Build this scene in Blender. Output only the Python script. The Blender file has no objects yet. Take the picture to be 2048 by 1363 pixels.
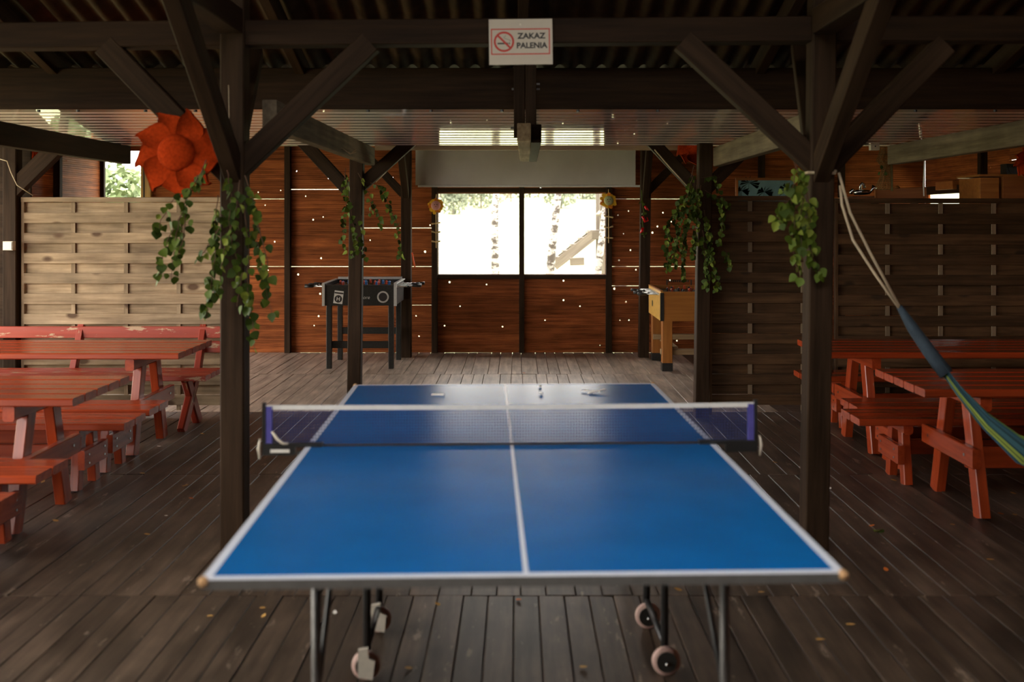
import bpy, math, random
from mathutils import Vector, Matrix
random.seed(7)
PI = math.pi
scene = bpy.context.scene
C = scene.collection

# ------------------------------------------------------------------ camera
FPX, CXP, CYP, CAMH = 2005.0, 1035.0, 435.0, 1.606   # focal length (px), vanishing point, camera height
cam = bpy.data.cameras.new('camera')
cam.sensor_width = 36.0
cam.lens = FPX / 2048 * 36.0
cam.shift_x = -(CXP - 1024) / 2048
cam.shift_y = (CYP - 681.5) / 2048
cam.clip_start = 0.05
cam.clip_end = 400
cam.dof.use_dof = True
cam.dof.focus_distance = 8.6
cam.dof.aperture_fstop = 1.9
camo = bpy.data.objects.new('camera', cam)
camo.location = (0, 0, CAMH)
camo.rotation_euler = (PI / 2, 0, 0)
C.objects.link(camo)
scene.camera = camo

# ------------------------------------------------------------------ world, sun, exposure
world = bpy.data.worlds.new('sky')
scene.world = world
world.use_nodes = True
wn = world.node_tree.nodes
wl = world.node_tree.links
bg = wn['Background']
bg.inputs['Color'].default_value = (1.0, 0.945, 0.87, 1)
bg.inputs['Strength'].default_value = 2.0
sun = bpy.data.lights.new('sun', 'SUN')
sun.energy = 0.6
sun.angle = math.radians(20)
sun.color = (1.0, 0.93, 0.82)
suno = bpy.data.objects.new('sun', sun)
suno.rotation_euler = Vector((-0.62, 0.22, -1.0)).to_track_quat('-Z', 'Y').to_euler()
C.objects.link(suno)
scene.view_settings.view_transform = 'Standard'
scene.view_settings.look = 'None'
scene.view_settings.gamma = 1.0
scene.view_settings.use_curve_mapping = False
scene.view_settings.exposure = 2.15
try:
    scene.cycles.use_denoising = True
    scene.cycles.max_bounces = 10
    scene.cycles.diffuse_bounces = 6
    scene.cycles.sample_clamp_indirect = 8.0
    scene.cycles.caustics_reflective = False
    scene.cycles.caustics_refractive = False
except Exception:
    pass


def P(x, y, d):
    """photo pixel at depth d (metres along the view) -> point"""
    return Vector(((x - CXP) / FPX * d, d, CAMH - (y - CYP) / FPX * d))


# ------------------------------------------------------------------ materials
MATS = {}


def new_mat(name):
    m = bpy.data.materials.new(name)
    m.use_nodes = True
    MATS[name] = m
    nt = m.node_tree
    return m, nt.nodes, nt.links, nt.nodes['Principled BSDF']


def set_bsdf(b, rough, spec=0.5, metal=0.0):
    b.inputs['Roughness'].default_value = rough
    b.inputs['Specular IOR Level'].default_value = spec
    b.inputs['Metallic'].default_value = metal


def flat(name, col, rough=0.6, spec=0.4, metal=0.0, var=0.12, scale=30.0, sheen=0.0):
    """plain colour with a little mottling"""
    m, n, l, b = new_mat(name)
    set_bsdf(b, rough, spec, metal)
    tc = n.new('ShaderNodeTexCoord')
    no = n.new('ShaderNodeTexNoise')
    no.inputs['Scale'].default_value = scale
    no.inputs['Detail'].default_value = 4
    l.new(tc.outputs['Object'], no.inputs['Vector'])
    rp = n.new('ShaderNodeValToRGB')
    a = [c * (1 - var) for c in col]
    e = [min(1, c * (1 + var)) for c in col]
    rp.color_ramp.elements[0].color = (*a, 1)
    rp.color_ramp.elements[0].position = 0.3
    rp.color_ramp.elements[1].color = (*e, 1)
    rp.color_ramp.elements[1].position = 0.7
    l.new(no.outputs['Fac'], rp.inputs['Fac'])
    l.new(rp.outputs['Color'], b.inputs['Base Color'])
    if sheen:
        b.inputs['Sheen Weight'].default_value = sheen
    return m


def wood(name, dark, light, rough=0.6, spec=0.3, stretch=0.06, scale=26.0, bump=0.25, knots=None, wear=None,
         ribs=0, objvar=0.25, blotch=0.0):
    """wood with the grain along the local X axis"""
    m, n, l, b = new_mat(name)
    set_bsdf(b, rough, spec)
    tc = n.new('ShaderNodeTexCoord')
    oi = n.new('ShaderNodeObjectInfo')
    off = n.new('ShaderNodeVectorMath')
    off.operation = 'SCALE'
    off.inputs[0].default_value = (13.1, 7.7, 5.3)
    l.new(oi.outputs['Random'], off.inputs['Scale'])
    ad = n.new('ShaderNodeVectorMath')
    l.new(tc.outputs['Object'], ad.inputs[0])
    l.new(off.outputs['Vector'], ad.inputs[1])
    mp = n.new('ShaderNodeMapping')
    mp.inputs['Scale'].default_value = (stretch, 1, 1)
    l.new(ad.outputs['Vector'], mp.inputs['Vector'])
    g = n.new('ShaderNodeTexNoise')
    g.inputs['Scale'].default_value = scale
    g.inputs['Detail'].default_value = 7
    g.inputs['Roughness'].default_value = 0.62
    l.new(mp.outputs['Vector'], g.inputs['Vector'])
    rp = n.new('ShaderNodeValToRGB')
    rp.color_ramp.elements[0].position = 0.32
    rp.color_ramp.elements[0].color = (*dark, 1)
    rp.color_ramp.elements[1].position = 0.68
    rp.color_ramp.elements[1].color = (*light, 1)
    l.new(g.outputs['Fac'], rp.inputs['Fac'])
    col = rp.outputs['Color']
    if blotch:
        bn = n.new('ShaderNodeTexNoise')
        bn.inputs['Scale'].default_value = 3.5
        bn.inputs['Detail'].default_value = 5
        l.new(ad.outputs['Vector'], bn.inputs['Vector'])
        br = n.new('ShaderNodeMapRange')
        br.inputs['From Min'].default_value = 0.3
        br.inputs['From Max'].default_value = 0.7
        br.inputs['To Min'].default_value = 1 - blotch
        br.inputs['To Max'].default_value = 1 + blotch
        l.new(bn.outputs['Fac'], br.inputs['Value'])
        hb = n.new('ShaderNodeHueSaturation')
        l.new(br.outputs['Result'], hb.inputs['Value'])
        l.new(col, hb.inputs['Color'])
        col = hb.outputs['Color']
    if knots:
        vo = n.new('ShaderNodeTexVoronoi')
        vo.inputs['Scale'].default_value = 4.5
        mk = n.new('ShaderNodeMapping')
        mk.inputs['Scale'].default_value = (0.55, 1, 1)
        l.new(ad.outputs['Vector'], mk.inputs['Vector'])
        l.new(mk.outputs['Vector'], vo.inputs['Vector'])
        kr = n.new('ShaderNodeValToRGB')
        kr.color_ramp.elements[0].position = 0.09
        kr.color_ramp.elements[0].color = (1, 1, 1, 1)
        kr.color_ramp.elements[1].position = 0.16
        kr.color_ramp.elements[1].color = (0, 0, 0, 1)
        l.new(vo.outputs['Distance'], kr.inputs['Fac'])
        mx = n.new('ShaderNodeMix')
        mx.data_type = 'RGBA'
        l.new(kr.outputs['Color'], mx.inputs[0])
        l.new(col, mx.inputs[6])
        mx.inputs[7].default_value = (*knots, 1)
        col = mx.outputs[2]
    if wear:
        wcol, amount = wear
        wv = n.new('ShaderNodeMapping')
        wv.inputs['Scale'].default_value = (0.25, 1, 1)
        l.new(ad.outputs['Vector'], wv.inputs['Vector'])
        wno = n.new('ShaderNodeTexNoise')
        wno.inputs['Scale'].default_value = 18
        wno.inputs['Detail'].default_value = 9
        wno.inputs['Roughness'].default_value = 0.7
        l.new(wv.outputs['Vector'], wno.inputs['Vector'])
        wr = n.new('ShaderNodeValToRGB')
        wr.color_ramp.elements[0].position = 0.72 - amount
        wr.color_ramp.elements[0].color = (0, 0, 0, 1)
        wr.color_ramp.elements[1].position = 0.75 - amount
        wr.color_ramp.elements[1].color = (1, 1, 1, 1)
        l.new(wno.outputs['Fac'], wr.inputs['Fac'])
        mx = n.new('ShaderNodeMix')
        mx.data_type = 'RGBA'
        l.new(wr.outputs['Color'], mx.inputs[0])
        l.new(col, mx.inputs[6])
        mx.inputs[7].default_value = (*wcol, 1)
        col = mx.outputs[2]
    if objvar:
        mr = n.new('ShaderNodeMapRange')
        mr.inputs['To Min'].default_value = 1 - objvar
        mr.inputs['To Max'].default_value = 1 + objvar
        l.new(oi.outputs['Random'], mr.inputs['Value'])
        hs = n.new('ShaderNodeHueSaturation')
        l.new(mr.outputs['Result'], hs.inputs['Value'])
        l.new(col, hs.inputs['Color'])
        col = hs.outputs['Color']
    l.new(col, b.inputs['Base Color'])
    bp = n.new('ShaderNodeBump')
    bp.inputs['Strength'].default_value = bump
    bp.inputs['Distance'].default_value = 0.004
    l.new(g.outputs['Fac'], bp.inputs['Height'])
    if ribs:
        sx = n.new('ShaderNodeSeparateXYZ')
        l.new(tc.outputs['Object'], sx.inputs[0])
        mu = n.new('ShaderNodeMath')
        mu.operation = 'MULTIPLY'
        mu.inputs[1].default_value = ribs * 2 * PI
        l.new(sx.outputs['Z'], mu.inputs[0])
        si = n.new('ShaderNodeMath')
        si.operation = 'SINE'
        l.new(mu.outputs[0], si.inputs[0])
        cl = n.new('ShaderNodeMath')
        cl.operation = 'MINIMUM'
        cl.inputs[1].default_value = 0.1
        l.new(si.outputs[0], cl.inputs[0])
        b2 = n.new('ShaderNodeBump')
        b2.inputs['Strength'].default_value = 0.9
        b2.inputs['Distance'].default_value = 0.004
        l.new(cl.outputs[0], b2.inputs['Height'])
        l.new(bp.outputs['Normal'], b2.inputs['Normal'])
        l.new(b2.outputs['Normal'], b.inputs['Normal'])
    else:
        l.new(bp.outputs['Normal'], b.inputs['Normal'])
    return m


timber = wood('dark_timber', (0.019, 0.0100, 0.0050), (0.045, 0.0250, 0.0135), 0.7, 0.12, objvar=0.15)
timber2 = wood('brown_timber', (0.015, 0.0075, 0.0036), (0.035, 0.0175, 0.0085), 0.7, 0.12, objvar=0.15)
weathered = wood('weathered_timber', (0.085, 0.062, 0.040), (0.19, 0.145, 0.095), 0.75, 0.2, objvar=0.1, blotch=0.25)
pale_batten = wood('pale_batten', (0.22, 0.14, 0.07), (0.38, 0.25, 0.13), 0.6, 0.3)
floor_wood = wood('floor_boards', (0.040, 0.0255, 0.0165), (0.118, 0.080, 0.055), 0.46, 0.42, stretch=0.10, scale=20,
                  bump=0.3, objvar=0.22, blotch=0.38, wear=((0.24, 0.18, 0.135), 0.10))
floor_pale_lit = wood('pale_lit_floor_boards', (0.21, 0.152, 0.116), (0.50, 0.395, 0.315), 0.42, 0.45, stretch=0.10, scale=20,
                  bump=0.25, objvar=0.14, blotch=0.2)  # paler back-bay planks, with the side daylight partly put into the colour
siding = wood('red_brown_siding', (0.15, 0.037, 0.011), (0.45, 0.132, 0.037), 0.6, 0.14, stretch=0.05, scale=34,
              bump=0.25, ribs=44, objvar=0.22, blotch=0.2)
fence_pale = wood('pale_fence_wood', (0.19, 0.127, 0.072), (0.42, 0.305, 0.190), 0.7, 0.25, stretch=0.06, scale=26,
                  knots=(0.10, 0.055, 0.03), objvar=0.18, blotch=0.28)
fence_brown = wood('brown_fence_wood', (0.042, 0.021, 0.009), (0.120, 0.062, 0.027), 0.65, 0.25, stretch=0.06,
                   knots=(0.04, 0.022, 0.012), objvar=0.25, blotch=0.25)
batten_brown = wood('fence_batten_wood', (0.17, 0.12, 0.075), (0.26, 0.19, 0.12), 0.7, 0.25)
red_paint = wood('red_paint', (0.24, 0.030, 0.008), (0.38, 0.056, 0.014), 0.27, 0.5, bump=0.12, objvar=0.12,
                 wear=((0.36, 0.21, 0.12), 0.015))
red_worn = wood('worn_red_paint', (0.24, 0.027, 0.012), (0.34, 0.042, 0.018), 0.36, 0.45, bump=0.15, objvar=0.1,
                wear=((0.42, 0.28, 0.17), 0.15))
oak_board = wood('amber_board', (0.30, 0.105, 0.020), (0.44, 0.170, 0.036), 0.38, 0.4, objvar=0.05)
yellow_board = wood('yellow_board', (0.52, 0.29, 0.06), (0.72, 0.42, 0.10), 0.35, 0.45, objvar=0.04)
black_board = flat('black_board', (0.022, 0.021, 0.018), 0.42, 0.4, var=0.3, scale=60)
black_metal = flat('black_metal', (0.018, 0.018, 0.018), 0.4, 0.5)
grey_metal = flat('grey_metal', (0.13, 0.125, 0.12), 0.45, 0.5, 0.3)
chrome = flat('chrome', (0.62, 0.62, 0.6), 0.22, 0.5, 1.0, var=0.05)
alu = flat('aluminium_edge', (0.62, 0.61, 0.58), 0.38, 0.5, 0.4, var=0.05)
white_plastic = flat('white_plastic', (0.74, 0.72, 0.68), 0.4, 0.4, var=0.05)
cream_plastic = flat('cream_plastic', (0.66, 0.60, 0.50), 0.4, 0.4, var=0.08)
pink_rubber = flat('pink_rubber', (0.50, 0.33, 0.28), 0.5, 0.4, var=0.1)
dark_rubber = flat('dark_rubber', (0.03, 0.028, 0.024), 0.6, 0.3)
sheet_white = flat('white_ribbed_sheet', (0.68, 0.63, 0.59), 0.055, 0.55, var=0.06, scale=4)
_b = sheet_white.node_tree.nodes['Principled BSDF']
_b.inputs['Coat Weight'].default_value = 1.0
_b.inputs['Coat Roughness'].default_value = 0.02
screen_cloth = flat('screen_cloth', (0.66, 0.62, 0.54), 0.75, 0.2, var=0.06, scale=3)
roof_mat = flat('brown_roof_sheet', (0.055, 0.030, 0.013), 0.7, 0.2, var=0.35, scale=9)
tt_blue = flat('table_blue', (0.002, 0.125, 0.40), 0.27, 0.36, var=0.09, scale=5)
tt_white = flat('table_line_white', (0.70, 0.74, 0.84), 0.3, 0.4, var=0.02)
net_blue = flat('net_thread', (0.030, 0.055, 0.19), 0.7, 0.2, var=0.1)
net_purple = flat('net_sleeve', (0.085, 0.075, 0.30), 0.7, 0.2, var=0.1)
chip = flat('bare_chipboard', (0.50, 0.30, 0.15), 0.8, 0.2, var=0.2, scale=120)
sign_white = flat('sign_white', (0.52, 0.45, 0.36), 0.45, 0.35, var=0.02)
sign_red = flat('sign_red', (0.50, 0.045, 0.03), 0.5, 0.3, var=0.03)
sign_black = flat('sign_black', (0.035, 0.03, 0.028), 0.5, 0.3)
sign_grey = flat('sign_grey', (0.20, 0.19, 0.16), 0.5, 0.3)
felt_red = flat('red_orange_felt', (0.36, 0.034, 0.005), 0.95, 0.05, var=0.25, scale=70)
leaf_mats = [flat('leaf_green', (0.075, 0.112, 0.012), 0.55, 0.15, var=0.25, scale=40),
             flat('leaf_light_green', (0.16, 0.195, 0.026), 0.55, 0.15, var=0.2, scale=40),
             flat('leaf_dark_green', (0.040, 0.066, 0.009), 0.55, 0.15, var=0.25, scale=40)]
for lm in leaf_mats:
    lb = lm.node_tree.nodes['Principled BSDF']
    lb.inputs['Transmission Weight'].default_value = 0.0
twig = flat('twig_brown', (0.10, 0.05, 0.03), 0.7, 0.2)
cord_beige = flat('beige_cord', (0.55, 0.44, 0.30), 0.8, 0.15)
cord_orange = flat('orange_cord', (0.75, 0.10, 0.02), 0.6, 0.2)
raffia = flat('raffia', (0.62, 0.45, 0.22), 0.8, 0.15, var=0.2)
petal_yellow = flat('yellow_petal', (0.85, 0.48, 0.035), 0.7, 0.2, var=0.2, scale=60)
petal_orange = flat('orange_petal', (0.75, 0.22, 0.02), 0.7, 0.2, var=0.2, scale=60)
face_pink = flat('pink_checked_cloth', (0.70, 0.34, 0.30), 0.85, 0.1, var=0.25, scale=220)
face_green = flat('green_checked_cloth', (0.42, 0.42, 0.22), 0.85, 0.1, var=0.3, scale=220)
chilli_red = flat('chilli_red', (0.60, 0.012, 0.010), 0.25, 0.5, var=0.1)
blue_plastic = flat('blue_player', (0.03, 0.16, 0.45), 0.4, 0.4)
red_plastic = flat('red_player', (0.62, 0.07, 0.02), 0.4, 0.4)
green_field = flat('green_field', (0.03, 0.11, 0.03), 0.5, 0.3)
paper = flat('white_paper', (0.85, 0.82, 0.76), 0.6, 0.3, var=0.04)
dry_leaf = flat('dry_leaf', (0.58, 0.33, 0.10), 0.7, 0.2, var=0.25, scale=80)
dark_red_leaf = flat('orange_dry_leaf', (0.60, 0.16, 0.03), 0.7, 0.2, var=0.2, scale=80)
net_olive = flat('olive_fishing_net', (0.15, 0.12, 0.05), 0.85, 0.1)
grass_mat = flat('meadow_grass', (0.40, 0.42, 0.24), 0.9, 0.1, var=0.30, scale=1.2)
conifer = flat('conifer_green', (0.13, 0.150, 0.105), 0.7, 0.2, var=0.4, scale=3)
shrub_green = flat('shrub_green', (0.15, 0.20, 0.09), 0.6, 0.3, var=0.35, scale=6)
autumn = flat('autumn_foliage', (0.20, 0.165, 0.12), 0.7, 0.2, var=0.3, scale=3)
play_wood = wood('grey_play_wood', (0.10, 0.083, 0.066), (0.17, 0.145, 0.118), 0.7, 0.2)
pict_sky = flat('printed_sky', (0.16, 0.28, 0.30), 0.3, 0.4, var=0.25, scale=4)
pict_palm = flat('printed_palm', (0.012, 0.024, 0.014), 0.35, 0.4)
frame_orange = wood('picture_frame_wood', (0.26, 0.085, 0.022), (0.36, 0.13, 0.035), 0.4, 0.4)


def birch_bark():
    m, n, l, b = new_mat('birch_bark')
    set_bsdf(b, 0.7, 0.2)
    tc = n.new('ShaderNodeTexCoord')
    mp = n.new('ShaderNodeMapping')
    mp.inputs['Scale'].default_value = (3, 3, 6.5)
    l.new(tc.outputs['Object'], mp.inputs['Vector'])
    no = n.new('ShaderNodeTexNoise')
    no.inputs['Scale'].default_value = 2.2
    no.inputs['Detail'].default_value = 6
    no.inputs['Roughness'].default_value = 0.7
    l.new(mp.outputs['Vector'], no.inputs['Vector'])
    rp = n.new('ShaderNodeValToRGB')
    rp.color_ramp.elements[0].position = 0.44
    rp.color_ramp.elements[0].color = (0.085, 0.075, 0.065, 1)
    rp.color_ramp.elements[1].position = 0.53
    rp.color_ramp.elements[1].color = (0.42, 0.41, 0.39, 1)
    l.new(no.outputs['Fac'], rp.inputs['Fac'])
    l.new(rp.outputs['Color'], b.inputs['Base Color'])
    return m


bark = birch_bark()


def stripe_cloth():
    m, n, l, b = new_mat('striped_hammock_cloth')
    set_bsdf(b, 0.85, 0.1)
    uv = n.new('ShaderNodeUVMap')
    sx = n.new('ShaderNodeSeparateXYZ')
    l.new(uv.outputs['UV'], sx.inputs[0])
    rp = n.new('ShaderNodeValToRGB')
    rp.color_ramp.interpolation = 'CONSTANT'
    cols = [(0.0, (0.10, 0.16, 0.05)), (0.03, (0.03, 0.075, 0.10)), (0.10, (0.02, 0.045, 0.055)), (0.14, (0.04, 0.10, 0.12)),
            (0.22, (0.02, 0.05, 0.06)), (0.26, (0.24, 0.30, 0.06)), (0.31, (0.10, 0.14, 0.04)), (0.335, (0.30, 0.36, 0.08)),
            (0.41, (0.03, 0.085, 0.13)), (0.46, (0.05, 0.13, 0.19)), (0.60, (0.30, 0.38, 0.06)), (0.70, (0.05, 0.14, 0.20)),
            (0.80, (0.04, 0.11, 0.15)), (0.90, (0.03, 0.09, 0.12)), (0.95, (0.26, 0.34, 0.06))]
    el = rp.color_ramp.elements
    while len(el) < len(cols):
        el.new(0.5)
    for e, (p, c) in zip(el, cols):
        e.position = p
        e.color = (*c, 1)
    l.new(sx.outputs['X'], rp.inputs['Fac'])
    l.new(rp.outputs['Color'], b.inputs['Base Color'])
    return m


hammock_cloth = stripe_cloth()

# ------------------------------------------------------------------ object helpers
WORLD_BASE = {}


def _link(o, parent):
    C.objects.link(o)
    if parent is not None:
        o.parent = parent
        if parent.name in WORLD_BASE:
            o.matrix_parent_inverse = Matrix.Translation(-WORLD_BASE[parent.name])
    return o


def tag(o, label, cat, group=None):
    o['label'] = label
    o['category'] = cat
    if group:
        o['group'] = group
    return o


def struct(o):
    o['kind'] = 'structure'
    return o


def thing(name, label, cat, loc=(0, 0, 0), group=None, rotz=0.0, world=False):
    """an Empty at the base; world=True: its parts are given in world coordinates"""
    o = bpy.data.objects.new(name, None)
    o.empty_display_size = 0.1
    o.location = loc
    o.rotation_euler = (0, 0, rotz)
    C.objects.link(o)
    if world:
        WORLD_BASE[o.name] = Vector(loc)
    return tag(o, label, cat, group)


class MB:
    def __init__(self):
        self.v, self.f = [], []

    def add(self, V, F):
        k = len(self.v)
        self.v += [tuple(p) for p in V]
        self.f += [tuple(i + k for i in f) for f in F]
        return self

    def box(self, x0, x1, y0, y1, z0, z1):
        return self.add([(x0, y0, z0), (x1, y0, z0), (x1, y1, z0), (x0, y1, z0), (x0, y0, z1), (x1, y0, z1), (x1, y1, z1), (x0, y1, z1)],
                        [(0, 3, 2, 1), (4, 5, 6, 7), (0, 1, 5, 4), (1, 2, 6, 5), (2, 3, 7, 6), (3, 0, 4, 7)])

    def beam(self, p, q, w, h, ch=0.0):
        p, q = Vector(p), Vector(q)
        M, L = frame(p, q)
        V, F = bar_data(L, w, h, ch)
        return self.add([M @ Vector(a) for a in V], F)

    def tube(self, pts, r, n=6, caps=True):
        pts = [Vector(p) for p in pts]
        rs = r if isinstance(r, (list, tuple)) else [r] * len(pts)
        k = len(self.v)
        ref = Vector((0.13, 0.31, 0.94)).normalized()
        prev = None
        for i, p in enumerate(pts):
            t = (pts[min(i + 1, len(pts) - 1)] - pts[max(i - 1, 0)])
            if t.length < 1e-9:
                t = Vector((0, 0, 1))
            t.normalize()
            a = (prev - t * prev.dot(t)) if prev is not None else ref.cross(t)
            if a.length < 1e-4:
                a = Vector((1, 0, 0)).cross(t)
            a.normalize()
            prev = a
            b = t.cross(a)
            for j in range(n):
                an = 2 * PI * j / n
                self.v.append(tuple(p + (a * math.cos(an) + b * math.sin(an)) * rs[i]))
        for i in range(len(pts) - 1):
            for j in range(n):
                j2 = (j + 1) % n
                self.f.append((k + i * n + j, k + i * n + j2, k + (i + 1) * n + j2, k + (i + 1) * n + j))
        if caps:
            self.f.append(tuple(k + j for j in reversed(range(n))))
            self.f.append(tuple(k + (len(pts) - 1) * n + j for j in range(n)))
        return self

    def cyl(self, c, axis, r, h, n=16, r2=None):
        c, axis = Vector(c), Vector(axis).normalized()
        return self.tube([c - axis * h / 2, c + axis * h / 2], [r, r if r2 is None else r2], n)

    def lathe(self, prof, c=(0, 0, 0), n=16, axis='Z'):
        k = len(self.v)
        c = Vector(c)
        for (r, h) in prof:
            for j in range(n):
                a = 2 * PI * j / n
                d = Vector((r * math.cos(a), r * math.sin(a), h))
                if axis == 'Y':
                    d = Vector((d.x, -d.z, d.y))
                elif axis == 'X':
                    d = Vector((d.z, d.x, d.y))
                self.v.append(tuple(c + d))
        for i in range(len(prof) - 1):
            for j in range(n):
                j2 = (j + 1) % n
                self.f.append((k + i * n + j, k + i * n + j2, k + (i + 1) * n + j2, k + (i + 1) * n + j))
        if prof[0][0] > 1e-6:
            self.f.append(tuple(k + j for j in reversed(range(n))))
        if prof[-1][0] > 1e-6:
            self.f.append(tuple(k + (len(prof) - 1) * n + j for j in range(n)))
        return self

    def sphere(self, c, r, n=10, m=6, sc=(1, 1, 1)):
        prof = [(max(1e-7, math.sin(PI * i / m)) * r, -math.cos(PI * i / m) * r) for i in range(m + 1)]
        k = len(self.v)
        self.lathe(prof, (0, 0, 0), n)
        c = Vector(c)
        for i in range(k, len(self.v)):
            v = self.v[i]
            self.v[i] = (c.x + v[0] * sc[0], c.y + v[1] * sc[1], c.z + v[2] * sc[2])
        return self

    def prism(self, poly, y0, y1):
        """polygon in XZ, extruded along Y"""
        n = len(poly)
        V = [(x, y0, z) for x, z in poly] + [(x, y1, z) for x, z in poly]
        F = [tuple(range(n)), tuple(range(2 * n - 1, n - 1, -1))]
        F += [(i + n, (i + 1) % n + n, (i + 1) % n, i) for i in range(n)]
        return self.add(V, F)

    def mesh(self, name, mat, smooth=False):
        me = bpy.data.meshes.new(name)
        me.from_pydata(self.v, [], self.f)
        me.materials.append(mat)
        if smooth:
            for p in me.polygons:
                p.use_smooth = True
        me.update()
        return me

    def build(self, name, mat, parent=None, smooth=False):
        return _link(bpy.data.objects.new(name, self.mesh(name, mat, smooth)), parent)


def frame(p, q):
    x = (q - p)
    L = x.length
    x.normalize()
    up = Vector((0, 0, 1)) if abs(x.z) < 0.95 else Vector((0, 1, 0))
    y = up.cross(x).normalized()
    z = x.cross(y)
    M = Matrix((x, y, z)).transposed().to_4x4()
    M.translation = (p + q) / 2
    return M, L


def bar_data(L, w, h, ch):
    a, b = w / 2, h / 2
    if ch <= 0:
        sec = [(-a, -b), (a, -b), (a, b), (-a, b)]
    else:
        sec = [(-a + ch, -b), (a - ch, -b), (a, -b + ch), (a, b - ch), (a - ch, b), (-a + ch, b), (-a, b - ch), (-a, -b + ch)]
    n = len(sec)
    V = [(-L / 2, y, z) for y, z in sec] + [(L / 2, y, z) for y, z in sec]
    F = [tuple(reversed(range(n))), tuple(range(n, 2 * n))]
    F += [(i, (i + 1) % n, (i + 1) % n + n, i + n) for i in range(n)]
    return V, F


BARS = {}


def bar(name, p, q, w, h, mat, parent=None, ch=0.004, roll=0.0):
    """straight timber from p to q as its own object, grain along local X; w across, h in height"""
    p, q = Vector(p), Vector(q)
    M, L = frame(p, q)
    if roll:
        M = M @ Matrix.Rotation(roll, 4, 'X')
    key = (round(L, 4), round(w, 4), round(h, 4), ch, mat.name)
    if key not in BARS:
        V, F = bar_data(L, w, h, ch)
        BARS[key] = MB().add(V, F).mesh(name, mat)
    o = bpy.data.objects.new(name, BARS[key])
    o.matrix_local = M
    return _link(o, parent)


def copy_tree(o, parent=None):
    c = o.copy()
    C.objects.link(c)
    if parent is not None:
        c.parent = parent
        c.matrix_parent_inverse = o.matrix_parent_inverse.copy()
    for ch in list(o.children):
        copy_tree(ch, c)
    return c


def text_obj(name, body, size, mat, loc, rot, parent, bold=0.0, align='LEFT', shear=0.0, sx=1.0):
    cu = bpy.data.curves.new(name, 'FONT')
    cu.body = body
    cu.size = size
    cu.offset = bold
    cu.extrude = 0.0006
    cu.align_x = align
    cu.shear = shear
    cu.resolution_u = 3
    cu.materials.append(mat)
    o = bpy.data.objects.new(name, cu)
    o.location = loc
    o.rotation_euler = rot
    C.objects.link(o)
    dg = bpy.context.evaluated_depsgraph_get()
    me = bpy.data.meshes.new_from_object(o.evaluated_get(dg))
    bpy.data.objects.remove(o)
    o = bpy.data.objects.new(name, me)
    o.location = loc
    o.rotation_euler = rot
    o.scale = (sx, 1, 1)
    return _link(o, parent)


# ================================================================== STRUCTURE
# ---- floor
XL, XR = -4.95, 4.86          # side walls
YB = 11.95                    # back wall
floor = MB().box(-5.6, 5.6, -0.9, 12.1, -0.30, -0.032).build('floor', timber)
struct(floor)
rows = [(2.25, 4.265), (4.265, 6.28), (6.28, 8.30), (8.30, 10.30), (10.30, YB)]
cands = []
rnd = random.Random(3)
for ri, (y0, y1) in enumerate(rows):
    x = -5.0 + rnd.random() * 0.05
    while x < 4.9:
        w = rnd.choice([0.098, 0.104, 0.104, 0.11, 0.122, 0.122, 0.135, 0.165]) if ri != 0 else rnd.choice([0.1, 0.1, 0.104, 0.108])
        xc = x + w / 2
        edge = min(abs(xc) * FPX / y1, abs(xc) * FPX / ((y0 + y1) / 2))
        seen = edge < 1080 and not (ri == 4 and (xc < -4.2 or xc > 1.9)) and not (ri == 3 and (xc > 2.2 or xc < -4.4))
        size = w * (1 / y0 - 1 / y1) / y0
        cands.append((seen, size if seen else 0, xc, w, y0, y1))
        x += w + 0.0045
cands.sort(key=lambda c: -c[1])
rest = MB()
nb = 0
for seen, size, xc, w, y0, y1 in cands:
    dz = rnd.uniform(-0.0018, 0.0018)
    if seen and nb < 296:
        bar('plank', (xc, y0 + 0.003, -0.016 + dz), (xc, y1 - 0.003 - rnd.random() * 0.006, -0.016 + dz), w, 0.032, floor_pale_lit if y0 > 8 else floor_wood, floor, ch=0.002)
        nb += 1
    else:
        rest.beam((xc, y0 + 0.003, -0.016), (xc, y1 - 0.003, -0.016), w, 0.032)
for k in range(90):
    xx = -5.0 + k * 0.111
    rest.beam((xx, -0.8, -0.016), (xx, 2.245, -0.016), 0.106, 0.032)
ro = rest.build('plank_field', floor_wood, floor)
ro['kind'] = 'stuff'

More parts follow.
